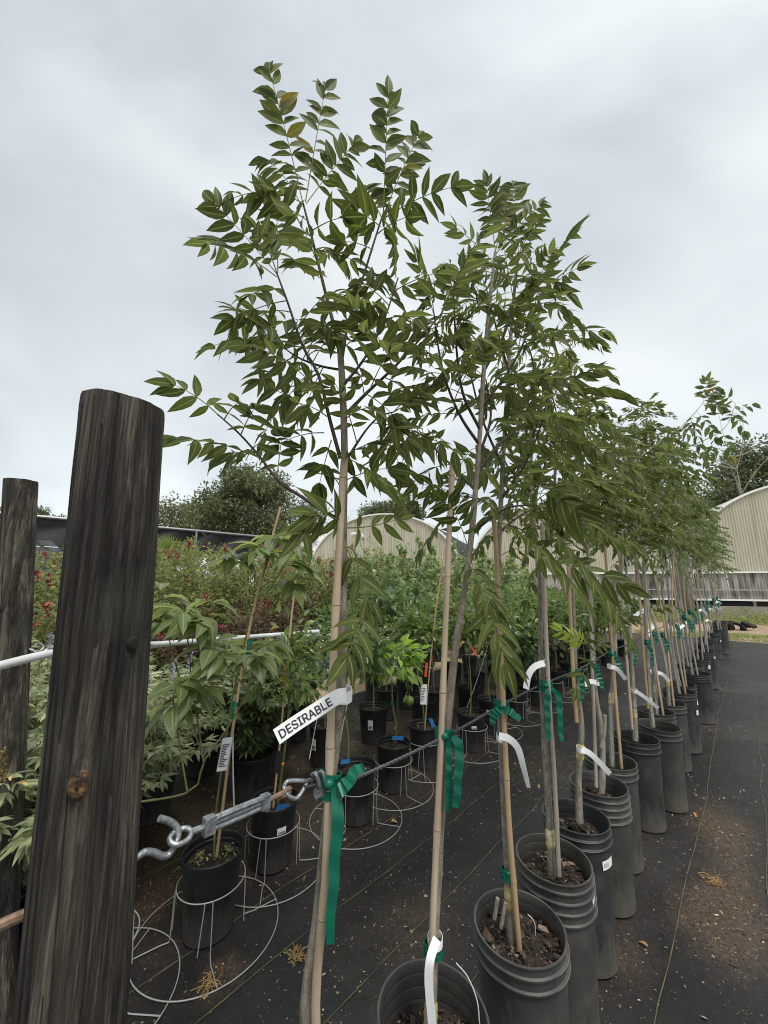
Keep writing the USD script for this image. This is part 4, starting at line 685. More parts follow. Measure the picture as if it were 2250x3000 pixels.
# ---- second tree
c = np.array([.121, 1.15]); Y1 = 1.17
t1 = Pecan('second pecan tree along the cable, its pot cut by the bottom edge', c, 101, bands=(.03, .06, .09, .12), m='pot_olive', soil=.10)
t1.trunk([[c[0] - .01, c[1] + .0, .43]] + Dl([(930, 2212), (940, 1980), (960, 1640), (984, 1400), (1012, 1215), (1032, 1000), (1045, 800), (1057, 660), (1070, 545)], Y1), .0145, .0055)
t1.stake([[c[0] - .02, c[1] - .03, .43]] + Dl([(928, 2150), (953, 1590), (968, 1200), (978, 995)], Y1 - .03), .0085, 'bamboo_pink')
t1.graft(.52)
t1.tie(D(960, 1588, Y1 - .01), .02, .027, tails=(([D(975, 1595, Y1 - .04), D(992, 1610, Y1 - .04), D(990, 1670, Y1 - .05), D(985, 1745, Y1 - .05)], .026), ([D(968, 1600, Y1 - .04), D(970, 1650, Y1 - .04), D(967, 1755, Y1 - .04)], .018)))
t1.tie(D(936, 2048, Y1 - .01), .012, .024)
t1.tag([D(944, 2028, Y1 - .05), D(930, 2070, Y1 - .07), D(926, 2120, Y1 - .07), D(934, 2215, Y1 - .06)], .02, loop=D(940, 2030, Y1 - .01))
for k, (P, n) in enumerate((([(1035, 960), (995, 900), (962, 820), (945, 740), (938, 680)], 8), ([(1040, 880), (1100, 800), (1140, 720), (1160, 660)], 7), ([(1030, 1020), (1080, 960), (1150, 900), (1200, 850)], 8), ([(1038, 930), (1000, 850), (985, 740), (980, 620)], 8), ([(1046, 800), (1090, 720), (1110, 640), (1120, 560)], 7), ([(1028, 1060), (980, 1010), (930, 960), (905, 930)], 7), ([(1020, 1150), (1090, 1100), (1150, 1090)], 5), ([(1035, 985), (1060, 900), (1050, 820)], 6))):
    S = t1.branch([D(x, y, Y1 + (k % 3 - 1) * .13 * i / 3) for i, (x, y) in enumerate(P)], .0055, .002); t1.leafy(S, .28, n, (.20, .34))
for x0, y0, x1, y1, dz in ((1070, 545, 1050, 395, -.03), (1070, 545, 1107, 395, .04), (1072, 548, 1168, 440, .0), (1070, 555, 1190, 545, -.08), (1068, 570, 985, 490, -.05), (1066, 590, 970, 580, .05), (1064, 610, 1150, 600, -.15), (1060, 640, 1000, 680, -.12), (1058, 660, 1120, 690, .1), (1140, 665, 1240, 490, -.05), (1130, 700, 1205, 640, -.1), (1165, 640, 1250, 575, .0)):
    t1.leafto(D(x0, y0, Y1), D(x1, y1, Y1 + dz), face=(y1 < 450), droop=.18, hang=.1)
t1.leafto(D(1028, 1235, Y1 - .05), D(1092, 1430, Y1 - .2), droop=.02, lf=.10, pairs=7, hang=.25, wr=.27)
t1.leafto(D(1015, 1195, Y1), D(960, 1060, Y1 - .1), droop=.4); t1.leafto(D(1010, 1215, Y1), D(1060, 1300, Y1 - .12), droop=.2, lf=.085, pairs=3); t1.leafto(D(1022, 1090, Y1), D(890, 1040, Y1 - .05), droop=.3); t1.leafto(D(1030, 1010, Y1), D(900, 1090, Y1 + .1), droop=.2)
# ---- third
c = np.array([.426, 1.404]); Y2 = 1.42
t2 = Pecan('third pecan tree in a smooth two banded black pot full of bark mulch', c, 102, bands=(.031, .064), m='pot_olive', soil=.065)
t2.trunk(Dl([(1108, 2055), (1098, 1880), (1085, 1640), (1079, 1480), (1076, 1250), (1082, 1080), (1090, 940), (1098, 800), (1110, 640), (1120, 545)], Y2), .0145, .0055)
t2.stake(Dl([(1122, 2050), (1100, 1780), (1084, 1450), (1071, 1180), (1064, 1095)], Y2 - .03), .0085, 'bamboo_tan')
t2.graft(.60); t2.tie(D(1098, 1885, Y2 - .01), .012, .024)
t2.tie(D(1084, 1524, Y2 - .01), .018, .026, tails=(([D(1080, 1530, Y2 - .04), D(1068, 1545, Y2 - .05), D(1062, 1566, Y2 - .05)], .026), ([D(1088, 1530, Y2 - .04), D(1105, 1540, Y2 - .05), D(1124, 1555, Y2 - .06)], .026)))
t2.tag([D(1078, 1590, Y2 - .05), D(1098, 1595, Y2 - .06), D(1118, 1615, Y2 - .07), D(1130, 1655, Y2 - .08), D(1142, 1702, Y2 - .08)], .022, loop=D(1085, 1592, Y2 - .01), twist=1.1)
# small pruned stubs standing in the soil
for a, b in (((1068, 1985), (1075, 1940)), ((1082, 2005), (1092, 1950))): t2.t.part('stub', tube([D(*a, Y2 - .02), D(*b, Y2 - .02)], .006, 7), 'pecan_bark', smooth=50)
for k, (P, n) in enumerate((([(1082, 1080), (1130, 1010), (1165, 930), (1185, 850)], 9), ([(1086, 1010), (1040, 900), (1010, 780), (990, 700)], 8), ([(1092, 920), (1140, 850), (1175, 790), (1190, 740)], 8), ([(1098, 800), (1070, 700), (1050, 620)], 6), ([(1104, 720), (1140, 660), (1150, 600)], 6), ([(1078, 1150), (1130, 1110), (1180, 1095)], 6), ([(1080, 1110), (1040, 1080), (990, 1070)], 5))):
    S = t2.branch([D(x, y, Y2 + (k % 3 - 1) * .16 * i / 3) for i, (x, y) in enumerate(P)], .0055, .002); t2.leafy(S, .3, max(4, n - 2), (.20, .32))
for x0, y0, x1, y1, dz in ((1120, 545, 1110, 400, 0), (1120, 550, 1165, 470, .05), (1118, 560, 1060, 440, .1), (1118, 570, 1190, 580, -.1), (1112, 620, 1040, 600, -.1)): t2.leafto(D(x0, y0, Y2), D(x1, y1, Y2 + dz), face=(y1 < 480), droop=.2)
t2.leafto(D(1120, 1195, Y2 - .05), D(1345, 1262, Y2 - .15), droop=.12, lf=.115, pairs=6, face=True); t2.leafto(D(1113, 1020, Y2 - .1), D(1245, 1100, Y2 - .3), droop=.05, lf=.12, pairs=5); t2.leafto(D(1080, 1200, Y2), D(1200, 1180, Y2 - .2), droop=.3)
# ---- the rest of the row
def orient(label, c, seed, trunk, stake, Y, lean=0, **kw):
    return None
ROW = [ # label, centre, pot bands, material, soil depth, trunk px, stake px, stake material, tape z, tie px + tails, tag px
 ('fourth pecan tree in a four banded olive pot with knobbly pale graft', (.662, 1.695), (.03, .062, .094, .126), 'pot_olive', .075, [(1192, 1895), (1186, 1760), (1176, 1600), (1168, 1400), (1166, 1250)], [(1208, 1892), (1196, 1650), (1183, 1450), (1171, 1130)], 'bamboo_grey', .60,
  ((1180, 1480), [[(1182, 1488), (1183, 1540), (1185, 1600)], [(1192, 1485), (1207, 1510), (1210, 1560), (1213, 1602)]]), [(1176, 1432), (1155, 1440), (1142, 1458), (1136, 1488)]),
 ('fifth pecan tree with yellow graft tape and a barcode sticker on its pot', (.885, 1.965), (.031, .064), 'pot_bluish', .085, [(1252, 1775), (1250, 1680), (1256, 1570), (1243, 1450), (1234, 1260)], [(1246, 1560), (1238, 1450), (1226, 1200)], 'bamboo_tan', .80,
  ((1242, 1452), [[(1246, 1458), (1258, 1475), (1256, 1515)]]), [(1256, 1618), (1275, 1628), (1296, 1648), (1318, 1672)]),
 ('sixth pecan tree with a pruned stub beside its pale ragged trunk', (1.149, 2.247), (.03, .061, .092, .123), 'pot_olive', .10, [(1300, 1712), (1302, 1620), (1298, 1560), (1286, 1500), (1280, 1380), (1272, 1220)], [(1288, 1700), (1282, 1520), (1268, 1130)], 'bamboo_grey', None,
  ((1284, 1440), [[(1288, 1448), (1296, 1465), (1302, 1490)]]), [(1288, 1474), (1275, 1472), (1262, 1480)]),
 ('seventh pecan tree leaning left away from its tan stake', (1.373, 2.522), (.031, .064), 'pot_olive', .11, [(1322, 1655), (1320, 1520), (1328, 1430), (1330, 1330), (1345, 1210)], [(1343, 1660), (1328, 1480), (1316, 1300), (1303, 1135)], 'bamboo_tan', .88,
  ((1322, 1412), [[(1328, 1420), (1336, 1432), (1345, 1456)]]), [(1320, 1440), (1334, 1446), (1352, 1468)]),
 ('eighth pecan tree in a bluish black pot with a long white tag', (1.752, 2.865), (.031, .064), 'pot_bluish', .09, [(1373, 1600), (1372, 1560), (1366, 1450), (1358, 1300), (1350, 1180)], [(1366, 1575), (1352, 1400), (1336, 1180)], 'bamboo_pink', .68,
  ((1365, 1392), [[(1368, 1400), (1374, 1412), (1370, 1438)]]), [(1372, 1492), (1390, 1504), (1405, 1516), (1422, 1530)]),
 ('ninth pecan tree with a dark flaking trunk behind the long white tag', (2.073, 3.083), (.031, .064), 'pot_olive', .10, [(1410, 1570), (1402, 1480), (1398, 1400), (1392, 1250)], [(1400, 1530), (1388, 1380), (1376, 1200)], 'bamboo_tan', .70,
  ((1398, 1388), [[(1400, 1396), (1408, 1410), (1410, 1440)]]), None),
 ('tenth pecan tree in a four banded brownish pot with a white tag reading TAW', (2.284, 3.42), (.03, .061, .092, .123), 'pot_olive', .10, None, None, 'bamboo_pink', .7, ((1412, 1370), [[(1416, 1375), (1420, 1390)]]), [(1396, 1318), (1384, 1322), (1372, 1330), (1362, 1342)]),
 ('eleventh pecan tree tucked behind the brownish banded pot', (2.548, 3.646), (.03, .061), 'pot_olive', .10, None, None, 'bamboo_tan', .7, ((1432, 1372), [[(1436, 1378), (1442, 1396), (1440, 1410)]]), [(1410, 1452), (1430, 1456), (1446, 1472)]),
 ('twelfth pecan tree in a bluish black pot with a small white sticker', (2.935, 4.0), (.03, .06), 'pot_bluish', .09, None, None, 'bamboo_tan', None, ((1436, 1370), [[(1438, 1376), (1446, 1392)]]), [(1412, 1352), (1404, 1362), (1398, 1378)]),
 ('thirteenth pecan tree in a slim black pot behind the stickered one', (3.151, 4.263), (.03, .06), 'pot_bluish', .09, None, None, 'bamboo_grey', None, None, None),
 ('tallest pecan tree of the far row, in a wide tilted looking black pot', (3.69, 4.76), (.025, .05, .075), 'pot_bluish', .09, None, None, 'bamboo_grey', None, None, [(1448, 1358), (1462, 1360), (1478, 1350)]),
 ('fifteenth pecan tree in a low brown banded pot behind the wide one', (3.982, 5.173), (.03, .06, .09), 'pot_olive', .09, None, None, 'bamboo_pink', None, None, None),
 ('sixteenth pecan tree, its pot carrying a tilted white sticker', (4.44, 5.615), (.03, .06), 'pot_bluish', .09, None, None, 'bamboo_grey', None, None, [(1465, 1352), (1480, 1346), (1490, 1340)]),
 ('seventeenth pecan tree, its pot carrying a straight white sticker', (4.996, 6.176), (.03, .06, .09), 'pot_bluish', .09, None, None, 'bamboo_grey', None, None, None),
 ('eighteenth pecan tree along the cable, mostly hidden by nearer pots', (5.582, 6.863), (.03, .06), 'pot_bluish', .09, None, None, 'bamboo_tan', None, None, None),
 ('nineteenth pecan tree along the cable, before the far pair of pots', (6.284, 7.622), (.03, .06), 'pot_bluish', .09, None, None, 'bamboo_grey', None, None, None),
 ('twentieth pecan tree along the cable, its dark pot with a tiny sticker', (7.017, 8.372), (.03, .06), 'pot_bluish', .09, None, None, 'bamboo_grey', None, None, None),
 ('twenty first pecan tree along the cable, in a leaning dark pot', (7.671, 8.94), (.03, .06), 'pot_bluish', .09, None, None, 'bamboo_tan', None, None, None),
 ('third pecan tree from the far end of the cable', tuple(SQ(12.65, .68)[:2]), (.03, .06), 'pot_bluish', .09, None, None, 'bamboo_grey', None, None, None),
 ('second pecan tree from the far end of the cable', tuple(SQ(13.5, .68)[:2]), (.03, .06), 'pot_bluish', .09, None, None, 'bamboo_grey', None, None, None),
 ('last pecan tree at the far end of the cable', (9.341, 10.809), (.03, .06), 'pot_bluish', .09, None, None, 'bamboo_grey', None, None, None)]
HT = [2.95, 3.1, 3.05, 2.85, 2.9, 3.0, 3.15, 3.35, 3.6, 3.7, 3.75, 3.75, 3.7, 3.8, 3.7, 3.75, 3.6, 3.7, 3.6, 3.6, 3.5]
for i, (lab, c, bands, pm, soil, tr, sk, sm, gz, ti, tg) in enumerate(ROW):
    near = i < 3; g = np.random.default_rng(200 + i); Y = c[1] + .01; far_ = i > 6
    big = i == 10
    p = Pecan(lab, c, 110 + i, r=.165 if big else .139, bands=bands, m=pm, soil=soil, near=near, seg=40 if i < 8 else 26)
    ztop = HT[i]; b0 = np.array([c[0] + g.normal() * .012, c[1] + g.normal() * .012, .54 - soil - .01])
    if tr: P = Dl(tr, Y); lo = P[-1]; P = P + [lo + [g.normal() * .03 + .01, g.normal() * .03, (ztop - .45 - lo[2]) * .5], lo + [g.normal() * .06, g.normal() * .05, ztop - .4 - lo[2]]]
    else: P = [b0, b0 + [g.normal() * .02, g.normal() * .02, .5], b0 + [g.normal() * .03 - .02, g.normal() * .03 + .02, 1.1], np.array([b0[0] + g.normal() * .04, b0[1] + g.normal() * .04, 2.1]), np.array([b0[0] + g.normal() * .06 , b0[1] + g.normal() * .06, ztop - .4])]
    S = p.trunk(P, .0145 if i < 8 else .013, .0055, 'pecan_bark' if i < 2 else 'grey_bark')
    if sk: p.stake(Dl(sk, Y - .035), .0085, sm)
    else:
        o = np.array([g.uniform(.02, .045), -g.uniform(.0, .03), 0]); p.stake([b0 + o, b0 + o * .8 + [g.normal() * .02, 0, .8], b0 + o * .6 + [g.normal() * .04, 0, 1.25 + g.uniform(0, .25)]], .0085, sm, nodes=False)
    if gz: p.graft(gz)
    if ti: p.tie(D(*ti[0], Y - .02), .018, .026, tails=[([D(x, y, Y - .06) for x, y in tl], .024) for tl in ti[1]])
    elif i > 8: p.tie(np.array([c[0], c[1], 1.17]), .03, .03, tails=[([np.array([c[0] - .02, c[1] - .03, 1.17]), np.array([c[0] + .02, c[1] - .05, 1.1]), np.array([c[0] + .02, c[1] - .05, 1.0])], .04)])
    if tg: p.tag([D(x, y, Y - .07) for x, y in tg], .024 if i < 6 else .03, (.05, .25, .72, 'TAW') if i == 6 else None, loop=D(tg[0][0] - 1, tg[0][1], Y - .01), twist=.3 if i < 6 else 0)
    elif i > 11: q = np.array([c[0] - .02, c[1] - .05, g.uniform(.85, 1.15)]); p.tag([q, q + [.05, 0, .02], q + [.12, 0, -.03]], .03, loop=q)
    if i == 1: p.sticker(.40, -1.0)
    if i == 0: p.sticker(.44, -.55)
    if i == 8: p.sticker(.35, -1.05, .045, .04)
    if i == 12: p.sticker(.42, -1.15, .05, .05)
    if i == 13: p.sticker(.44, -1.0, .075, .035)
    if i in (16, 9): p.sticker(.36, -1.1, .04, .04)
    if i == 2:
        p.t.part('pruned_stub', tube(spline(Dl([(1299, 1615), (1305, 1580), (1306, 1545)], Y - .01), 8), .010, 8), 'grey_bark', smooth=50)
    lead = S[-1]; kz = S[:, 2]
    nb = (9 if i < 5 else 9 if i < 8 else 12) if not big else 10
    zlo = 1.75 if i < 5 else 1.85
    for k in range(nb):
        zz = zlo + (ztop - .55 - zlo) * k / (nb - 1) + g.normal() * .04; j = int(np.argmin(abs(kz - zz))); az = k * 2.4 + g.uniform(0, .6) + i; Lb = np.interp(k / nb, [0, .3, 1], [.20, .27, .19] if i < 4 else [.26, .36, .24]) * g.uniform(.7, 1.35); el = g.uniform(.35, .9)
        d = np.array([math.cos(az) * math.cos(el), math.sin(az) * math.cos(el), math.sin(el)]); B = p.branch([S[j], S[j] + d * Lb * .5 + g.normal(size=3) * .02, S[j] + d * Lb * .9 + [0, 0, .12 * Lb]], .005, .0018, 10)
        p.leafy(B, .3, 5, (.20, .32) if i < 4 else (.24, .38))
    L2 = p.branch([lead, lead + [g.normal() * .03, g.normal() * .03, .2], lead + [g.normal() * .06 , g.normal() * .05, .38]], .005, .002, 10); p.leafy(L2, .1, 8, (.22, .34), up=.25)
    if big: # long bare branch leaning right with leafy tips
        B = p.branch(Dl([(1400, 1100), (1426, 984), (1468, 927), (1504, 888), (1520, 868)], Y - .3), .012, .004, 20, 'grey_bark')
        for x0, y0, x1, y1 in ((1520, 868, 1526, 820), (1516, 872, 1560, 880), (1504, 888, 1480, 960), (1504, 888, 1550, 950), (1490, 900, 1520, 985), (1470, 925, 1440, 985), (1520, 868, 1545, 840)): p.leafto(D(x0, y0, Y - .3), D(x1, y1, Y - .35), droop=.25, hang=.45, lf=.15, pairs=6)
        B2 = p.branch(Dl([(1426, 984), (1500, 960), (1565, 925), (1590, 870)], Y - .28), .007, .003, 14, 'grey_bark')
        for x0, y0, x1, y1 in ((1560, 930, 1580, 990), (1560, 930, 1545, 860), (1572, 910, 1625, 870), (1588, 872, 1560, 850), (1580, 890, 1610, 935), (1550, 940, 1530, 1000)): p.leafto(D(x0, y0, Y - .28), D(x1, y1, Y - .33), droop=.25, hang=.45, lf=.15, pairs=5)
    if i in (1, 2, 5): # light green young shoot low on the trunk
        q = S[int(np.argmin(abs(kz - (1.22 if i == 1 else 1.35))))]
        m0 = p.near; 
        if i == 1:
            Bq = p.branch([q, q + [.06, -.10, .0], D(1260, 1390, Y - .25)], .003, .0015, 10, 'green_stem')
            for e in ((1212, 1360), (1240, 1375), (1290, 1352), (1298, 1390)): p.leafto(Bq[-1], D(*e, Y - .27), droop=.1, lf=.065, pairs=3, m='pecan_leaf_young' if e[0] < 1250 else 'pecan_leaf')
            p.leafto(Bq[6], D(1245, 1490, Y - .28), droop=.1, lf=.075, pairs=3)
        else: p.leafto(q, q + [.15, -.12, .05], droop=.4, lf=.08)
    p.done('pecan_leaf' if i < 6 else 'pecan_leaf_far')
# ================================================================ WIRE STANDS AND CITRUS ROWS
def nursery_pot(t, c, r=.138, h=.336, soil=.05, seed=0, m='pot_black', seg=36, chips=120, lean=0.):
    rb = r * .80; c = np.array([c[0], c[1], 0.])
    pr = [(.001, .010), (rb - .014, .004), (rb - .002, .012), (rb, .03)] + [(rb + (r - .008 - rb) * k / 5, .03 + (h - .075) * k / 5) for k in range(1, 6)] + [(r - .005, h - .040), (r - .003, h - .022), (r + .001, h - .020), (r + .004, h - .010), (r + .003, h - .002), (r, h), (r - .004, h - .002), (r - .007, h - .012), (r - .008, h - .03), (r - .013, h - .034), (r - .014, h - .055), (r - .016, h - .058), (r - .020, h - .11)]
    pot = t.part('pot', lathe(pr, c, seg, .008, seed), m, smooth=38)
    ra = np.linspace(0, r - .016, 7); th = np.linspace(0, 2 * np.pi, 25); R_, T_ = np.meshgrid(ra, th, indexing='ij'); X, Y = R_ * np.cos(T_), R_ * np.sin(T_)
    so = t.part('soil', (np.stack([X + c[0], Y + c[1], h - soil + .025 * (meshkit.fbm(np.stack([X * 30 + seed, Y * 30, 0 * X], -1), 3) - .5)], -1).reshape(-1, 3), grid_faces(7, 25)), 'soil', smooth=True)
    if chips:
        g = np.random.default_rng(seed); q = np.sqrt(g.uniform(0, 1, chips)) * (r - .022); an = g.uniform(0, 6.3, chips)
        t.part('bark_mulch', scatter_chips(chips, c + np.c_[q * np.cos(an), q * np.sin(an), h - soil + g.uniform(-.004, .012, chips)], .011, seed + 1), 'bark_chip', parent=so, kind='stuff')
    return pot
def pot_sticker(t, pot, c, r, h, z, az, w=.05, hh=.035):
    a = np.linspace(-w / 2, w / 2, 7) / r + az; R0 = r * .80 + (r - .008 - r * .80) * max(0, (z + hh / 2 - .03)) / (h - .075) + .004
    f = lambda a, z, e=0.: np.array([c[0], c[1], 0.]) + np.stack([np.cos(a) * (R0 + e), np.sin(a) * (R0 + e), 0 * a + z], -1)
    t.part('sticker', (np.stack([f(a, z), f(a, z + hh, .003)], 1).reshape(-1, 3), grid_faces(7, 2)), 'sticker_white', parent=pot)
    g = np.random.default_rng(int(abs(c[0]) * 100)); mb = MB(); x = -.36
    while x < .34:
        ww = g.choice([.014, .024, .04]); aa = az + np.array([x, x + ww]) * w / r; mb.add((np.stack([f(aa, z + hh * .12, .0014), f(aa, z + hh * .42, .0024)], 1).reshape(-1, 3), np.array([[0, 2, 3], [0, 3, 1]]))); x += ww + g.choice([.016, .03])
    t.part('barcode', mb, 'ink', parent=pot)
def wire_stand(label, c, rot, first=None):
    if first is not None:
        t = Thing('wire_stand', label, 'wire stand', (c[0], c[1], .004), 'wire pot stands in the citrus rows')
        t.prim.GetReferences().AddInternalReference(first.path)
        t.prim.SetInstanceable(True); x = UsdGeom.Xformable(t.prim); x.ClearXformOpOrder(); x.AddTranslateOp().Set(Gf.Vec3d(float(c[0]), float(c[1]), .004)); x.AddRotateZOp().Set(rot); return t
    t = Thing('wire_stand', label, 'wire stand', (c[0], c[1], .004), 'wire pot stands in the citrus rows'); o = np.array([c[0], c[1], .004])
    t.part('top_ring', ring(o + [0, 0, .205], .150, .0026, 56, 6), 'wire_white', smooth=True); t.part('ground_ring', ring(o + [0, 0, .004], .315, .0026, 72, 6), 'wire_white', smooth=True)
    for k in range(4):
        a = k * math.pi / 2 + math.radians(rot)
        for s in (-1, 1):
            b1 = a + s * .11; b2 = a + s * (.20 if s < 0 else .13)
            q = lambda an, R, z: o + [math.cos(an) * R, math.sin(an) * R, z]
            pts = [q(b1 + s * .0, .150, .207), q(b1, .153, .19), q(b2, .158, .015)]
            if s > 0: pts += [q(b2, .160, .006), q(b2, .20, .005), q(b2 + .06, .318, .005)]
            t.part('leg_wire', tube(np.array(pts), .0024, 6), 'wire_white', smooth=30)
    return t
def simple_leaf_set(rg, b, a, l, w, n=None, c=.25, shape=MID, f=.3):
    N = len(b); n = np.array([0, 0, 1.]) + rg.normal(size=(N, 3)) * .5 if n is None else n
    return leaves(b, a, n, l * rg.uniform(.75, 1.2, N), w * rg.uniform(.8, 1.2, N), c * rg.uniform(.3, 1.7, N), f, rg.normal(size=N) * .06, shape)
def canopy(rg, c, rad, N, l, w, cl=14, spread=.5):
    """leaves in sprays around clump centres"""
    d = rdir(rg, cl); d[:, 2] = np.abs(d[:, 2]) * .9 - .35; cc = c + d * rad * rg.uniform(.35, .95, (cl, 1)); k = rg.integers(0, cl, N); off = rdir(rg, N) * rg.uniform(.1, 1, (N, 1)); b = cc[k] + off * np.array(rad) * spread
    a = unit(off + d[k] * .5 + rdir(rg, N) * .5 + [0, 0, -.12]); return simple_leaf_set(rg, b, a, l, w), cc
def citrus(label, c, seed, top=1.45, rad=(.28, .28, .33), N=420, m='citrus_leaf', near=True, trunk=None, stake=None, stake_m='bamboo_tan', l=.085, w=.042, h=.336, r=.138, group='potted citrus trees left of the pecans', cat='citrus tree', name='citrus_tree', lowz=.85, seg=36):
    rg = np.random.default_rng(seed); t = Thing(name, label, cat, (c[0], c[1], 0), group); t.c = c
    t.pot = nursery_pot(t, c, r, h, .05, seed, seg=seg if near else 24, chips=140 if near else 0); b0 = np.array([c[0], c[1], h - .06])
    cz = np.array([c[0] + rg.normal() * .03, c[1] + rg.normal() * .03, top - rad[2]])
    P = trunk or [b0, b0 + [rg.normal() * .015, rg.normal() * .015, .2], (b0 + cz) / 2 + rg.normal(size=3) * .02, cz - [0, 0, rad[2] * .5], cz]
    S = spline(P, 20); t.S = S; t.part('trunk', tube(S, np.linspace(.0085, .004, 20), 8), 'green_stem', smooth=True)
    lf, cc = canopy(rg, cz, np.array(rad), N, l, w, 16 if near else 10)
    for k in range(0, len(cc), 2 if near else 3):
        j = rg.integers(9, 18); t.part('branch', tube(spline([S[j], (S[j] + cc[k]) / 2 + rg.normal(size=3) * .02, cc[k]], 8), np.linspace(.0035, .0015, 8), 5), 'green_stem', smooth=True)
    t.part('foliage', lf, m, kind='stuff', smooth=True)
    if stake is not None:
        t.part('stake', tube(spline(stake, 16), .0062, 8), stake_m, smooth=True)
    if near and seed in (311, 313, 331, 334, 338):
        cb = cc[rg.integers(0, len(cc), 5)]; bb = np.repeat(cb, 14, 0) + rg.normal(size=(70, 3)) * [.03, .03, .03] + unit(np.repeat(cb - cz, 14, 0)) * .09; t.part('blossom', diamonds(bb, rdir(rg, 70), rdir(rg, 70), .016, .011), 'white_flower', kind='stuff')
    return t
def hangtag(t, p, w, h, m='sticker_white', tilt=.0, lines=0):
    ex = unit(np.cross(EY - p, [0, 0, 1.])) * -1; ez = np.array([0, 0, 1.]) + ex * tilt; nr = unit(EY - p)
    v = np.array([p - ex * w / 2, p + ex * w / 2, p + ex * w / 2 - ez * h, p - ex * w / 2 - ez * h]); v = np.vstack([v, v - nr * .0008])
    tp = t.part('plant_tag', (v, np.array([[0, 1, 2], [0, 2, 3], [4, 6, 5], [4, 7, 6]])), m); mb = MB(); rg = np.random.default_rng(5)
    for k in range(lines):
        z = .2 + .7 * k / max(1, lines); x1 = rg.uniform(.45, .9); q = [p - ex * w * .42 - ez * h * z + nr * .001, p + ex * w * (x1 - .5) - ez * h * z + nr * .001]; mb.add((np.array([q[0], q[1], q[1] - ez * h * .028, q[0] - ez * h * .028]), np.array([[0, 1, 2, 3]])))
    if lines: t.part('print', mb, 'ink', parent=tp)
def smalltie(t, p, m='green_tape', r=.014, tail=0.):
    an = np.linspace(0, 2 * np.pi, 13); mb = MB().add(ribbon(p + np.stack([np.cos(an) * r, np.sin(an) * r, .003 * np.sin(an)], 1), np.tile([0, 0, .008], (13, 1)), .0008))
    if tail: q = unit(EY - p); ex = unit(np.cross(q, [0, 0, 1.])); Pp = spline([p + q * r, p + q * r * 1.4 + ex * .008 - [0, 0, tail * .5], p + q * r * 1.3 + ex * .004 - [0, 0, tail]], 6); mb.add(ribbon(Pp, np.tile(ex * .008, (6, 1)), .0005))
    t.part('tie', mb, m, smooth=50)
# positions measured from the photograph
L = {k: v[:2] for k, v in dict(L1=(-.823, 2.085), L2=(-.651, 2.512), L3=(-.192, 2.925), L4=(.074, 3.316), L5=(.362, 3.694), L6=(.863, 4.022), L7=(1.176, 4.467)).items()}
w0 = wire_stand('wire stand around the nearest citrus pot beside the large post', L['L1'], 20)
for k, (key, rot, lab) in enumerate((('L2', 65, 'wire stand around the pot with the orange fruit picture tag'), ('L3', 40, 'wire stand around the pot just behind the first pecan stake'), ('L4', 10, 'wire stand around the pot with the blue flagging, behind the cable'), ('L5', 55, 'wire stand around the pot with the tall white tag, left of the second pecan stake'), ('L6', 30, 'wire stand around the pot between the second and third pecans'), ('L7', 75, 'wire stand around the pot seen just behind the third pecan'))): wire_stand(lab, L[key], rot, w0)
wire_stand('empty looking wire stand partly hidden by the large wooden post', SQ(.52, 2.05)[:2] + np.array([-.02, -.02]), 50, w0)
for k in range(5): s_ = 4.65 + k * .58; wire_stand(('fourth', 'fifth', 'sixth', 'seventh', 'eighth')[k] + ' wire stand from the second pecan stake towards the greenhouse', SQ(s_, 2.22)[:2], 17 * k, w0)
# L1: broad drooping avocado like leaves, tan stake
def avocado(label, c, seed, stem, shoots, stake, ties, tagp=None, group=None):
    rg = np.random.default_rng(seed); t = Thing('broadleaf_sapling', label, 'sapling', (c[0], c[1], 0)); pot = nursery_pot(t, c, seed=seed, chips=200); t.pot = pot
    S = spline(stem, 26); t.part('stem', tube(S, np.linspace(.006, .003, 26), 8), 'green_stem', smooth=True)
    for P, n in [(P_, n_ + 5) for P_, n_ in shoots]:
        Q = spline(P, 12); t.part('branch', tube(Q, np.linspace(.004, .0018, 12), 6), 'green_stem', smooth=True); tip = Q[-1]; tn = unit(Q[-1] - Q[-3])
        for k in range(n):
            i = 11 - int(rg.integers(0, 4)); az = k * 2.4 + rg.uniform(0, .5); d = unit(tn * rg.uniform(0, .5) + np.array([math.cos(az), math.sin(az), rg.uniform(-.75, .1)])); pe = Q[i] + d * .02
            t.part('leaf', leaves([pe], [d], [np.array([0, 0, 1.]) + rg.normal(size=3) * .25], rg.uniform(.12, .18), rg.uniform(.058, .078), rg.uniform(.2, .55), .32, rg.normal() * .08, FULL), 'avocado_leaf', smooth=True)
    if stake is not None: t.part('stake', tube(spline(stake, 14), .0072, 8), 'bamboo_tan', smooth=True)
    for p in ties: smalltie(t, p, tail=.07)
    return t
c = L['L1']; Y = 2.085
a1 = avocado('broad leaved sapling tied to a tan stake in the nearest low black pot', c, 301, Dl([(462, 1856), (466, 1760), (482, 1640), (500, 1520), (530, 1380), (560, 1270), (578, 1215), (590, 1175)], Y),
    [(Dl([(560, 1270), (540, 1230), (512, 1205), (505, 1200)], Y), 10), (Dl([(578, 1215), (570, 1190), (565, 1180)], Y - .05), 10), (Dl([(540, 1350), (600, 1290), (640, 1245), (650, 1235)], Y), 9), (Dl([(545, 1330), (590, 1260), (625, 1205), (640, 1190)], Y - .1), 9), (Dl([(590, 1180), (595, 1165), (600, 1160)], Y), 7), (Dl([(520, 1420), (500, 1390), (480, 1385)], Y), 7), (Dl([(525, 1400), (560, 1400), (590, 1385)], Y), 6)],
    Dl([(468, 1850), (505, 1560), (545, 1330), (606, 1095)], Y - .02), [D(490, 1600, Y - .03), D(508, 1520, Y - .03), D(540, 1385, Y - .03)])
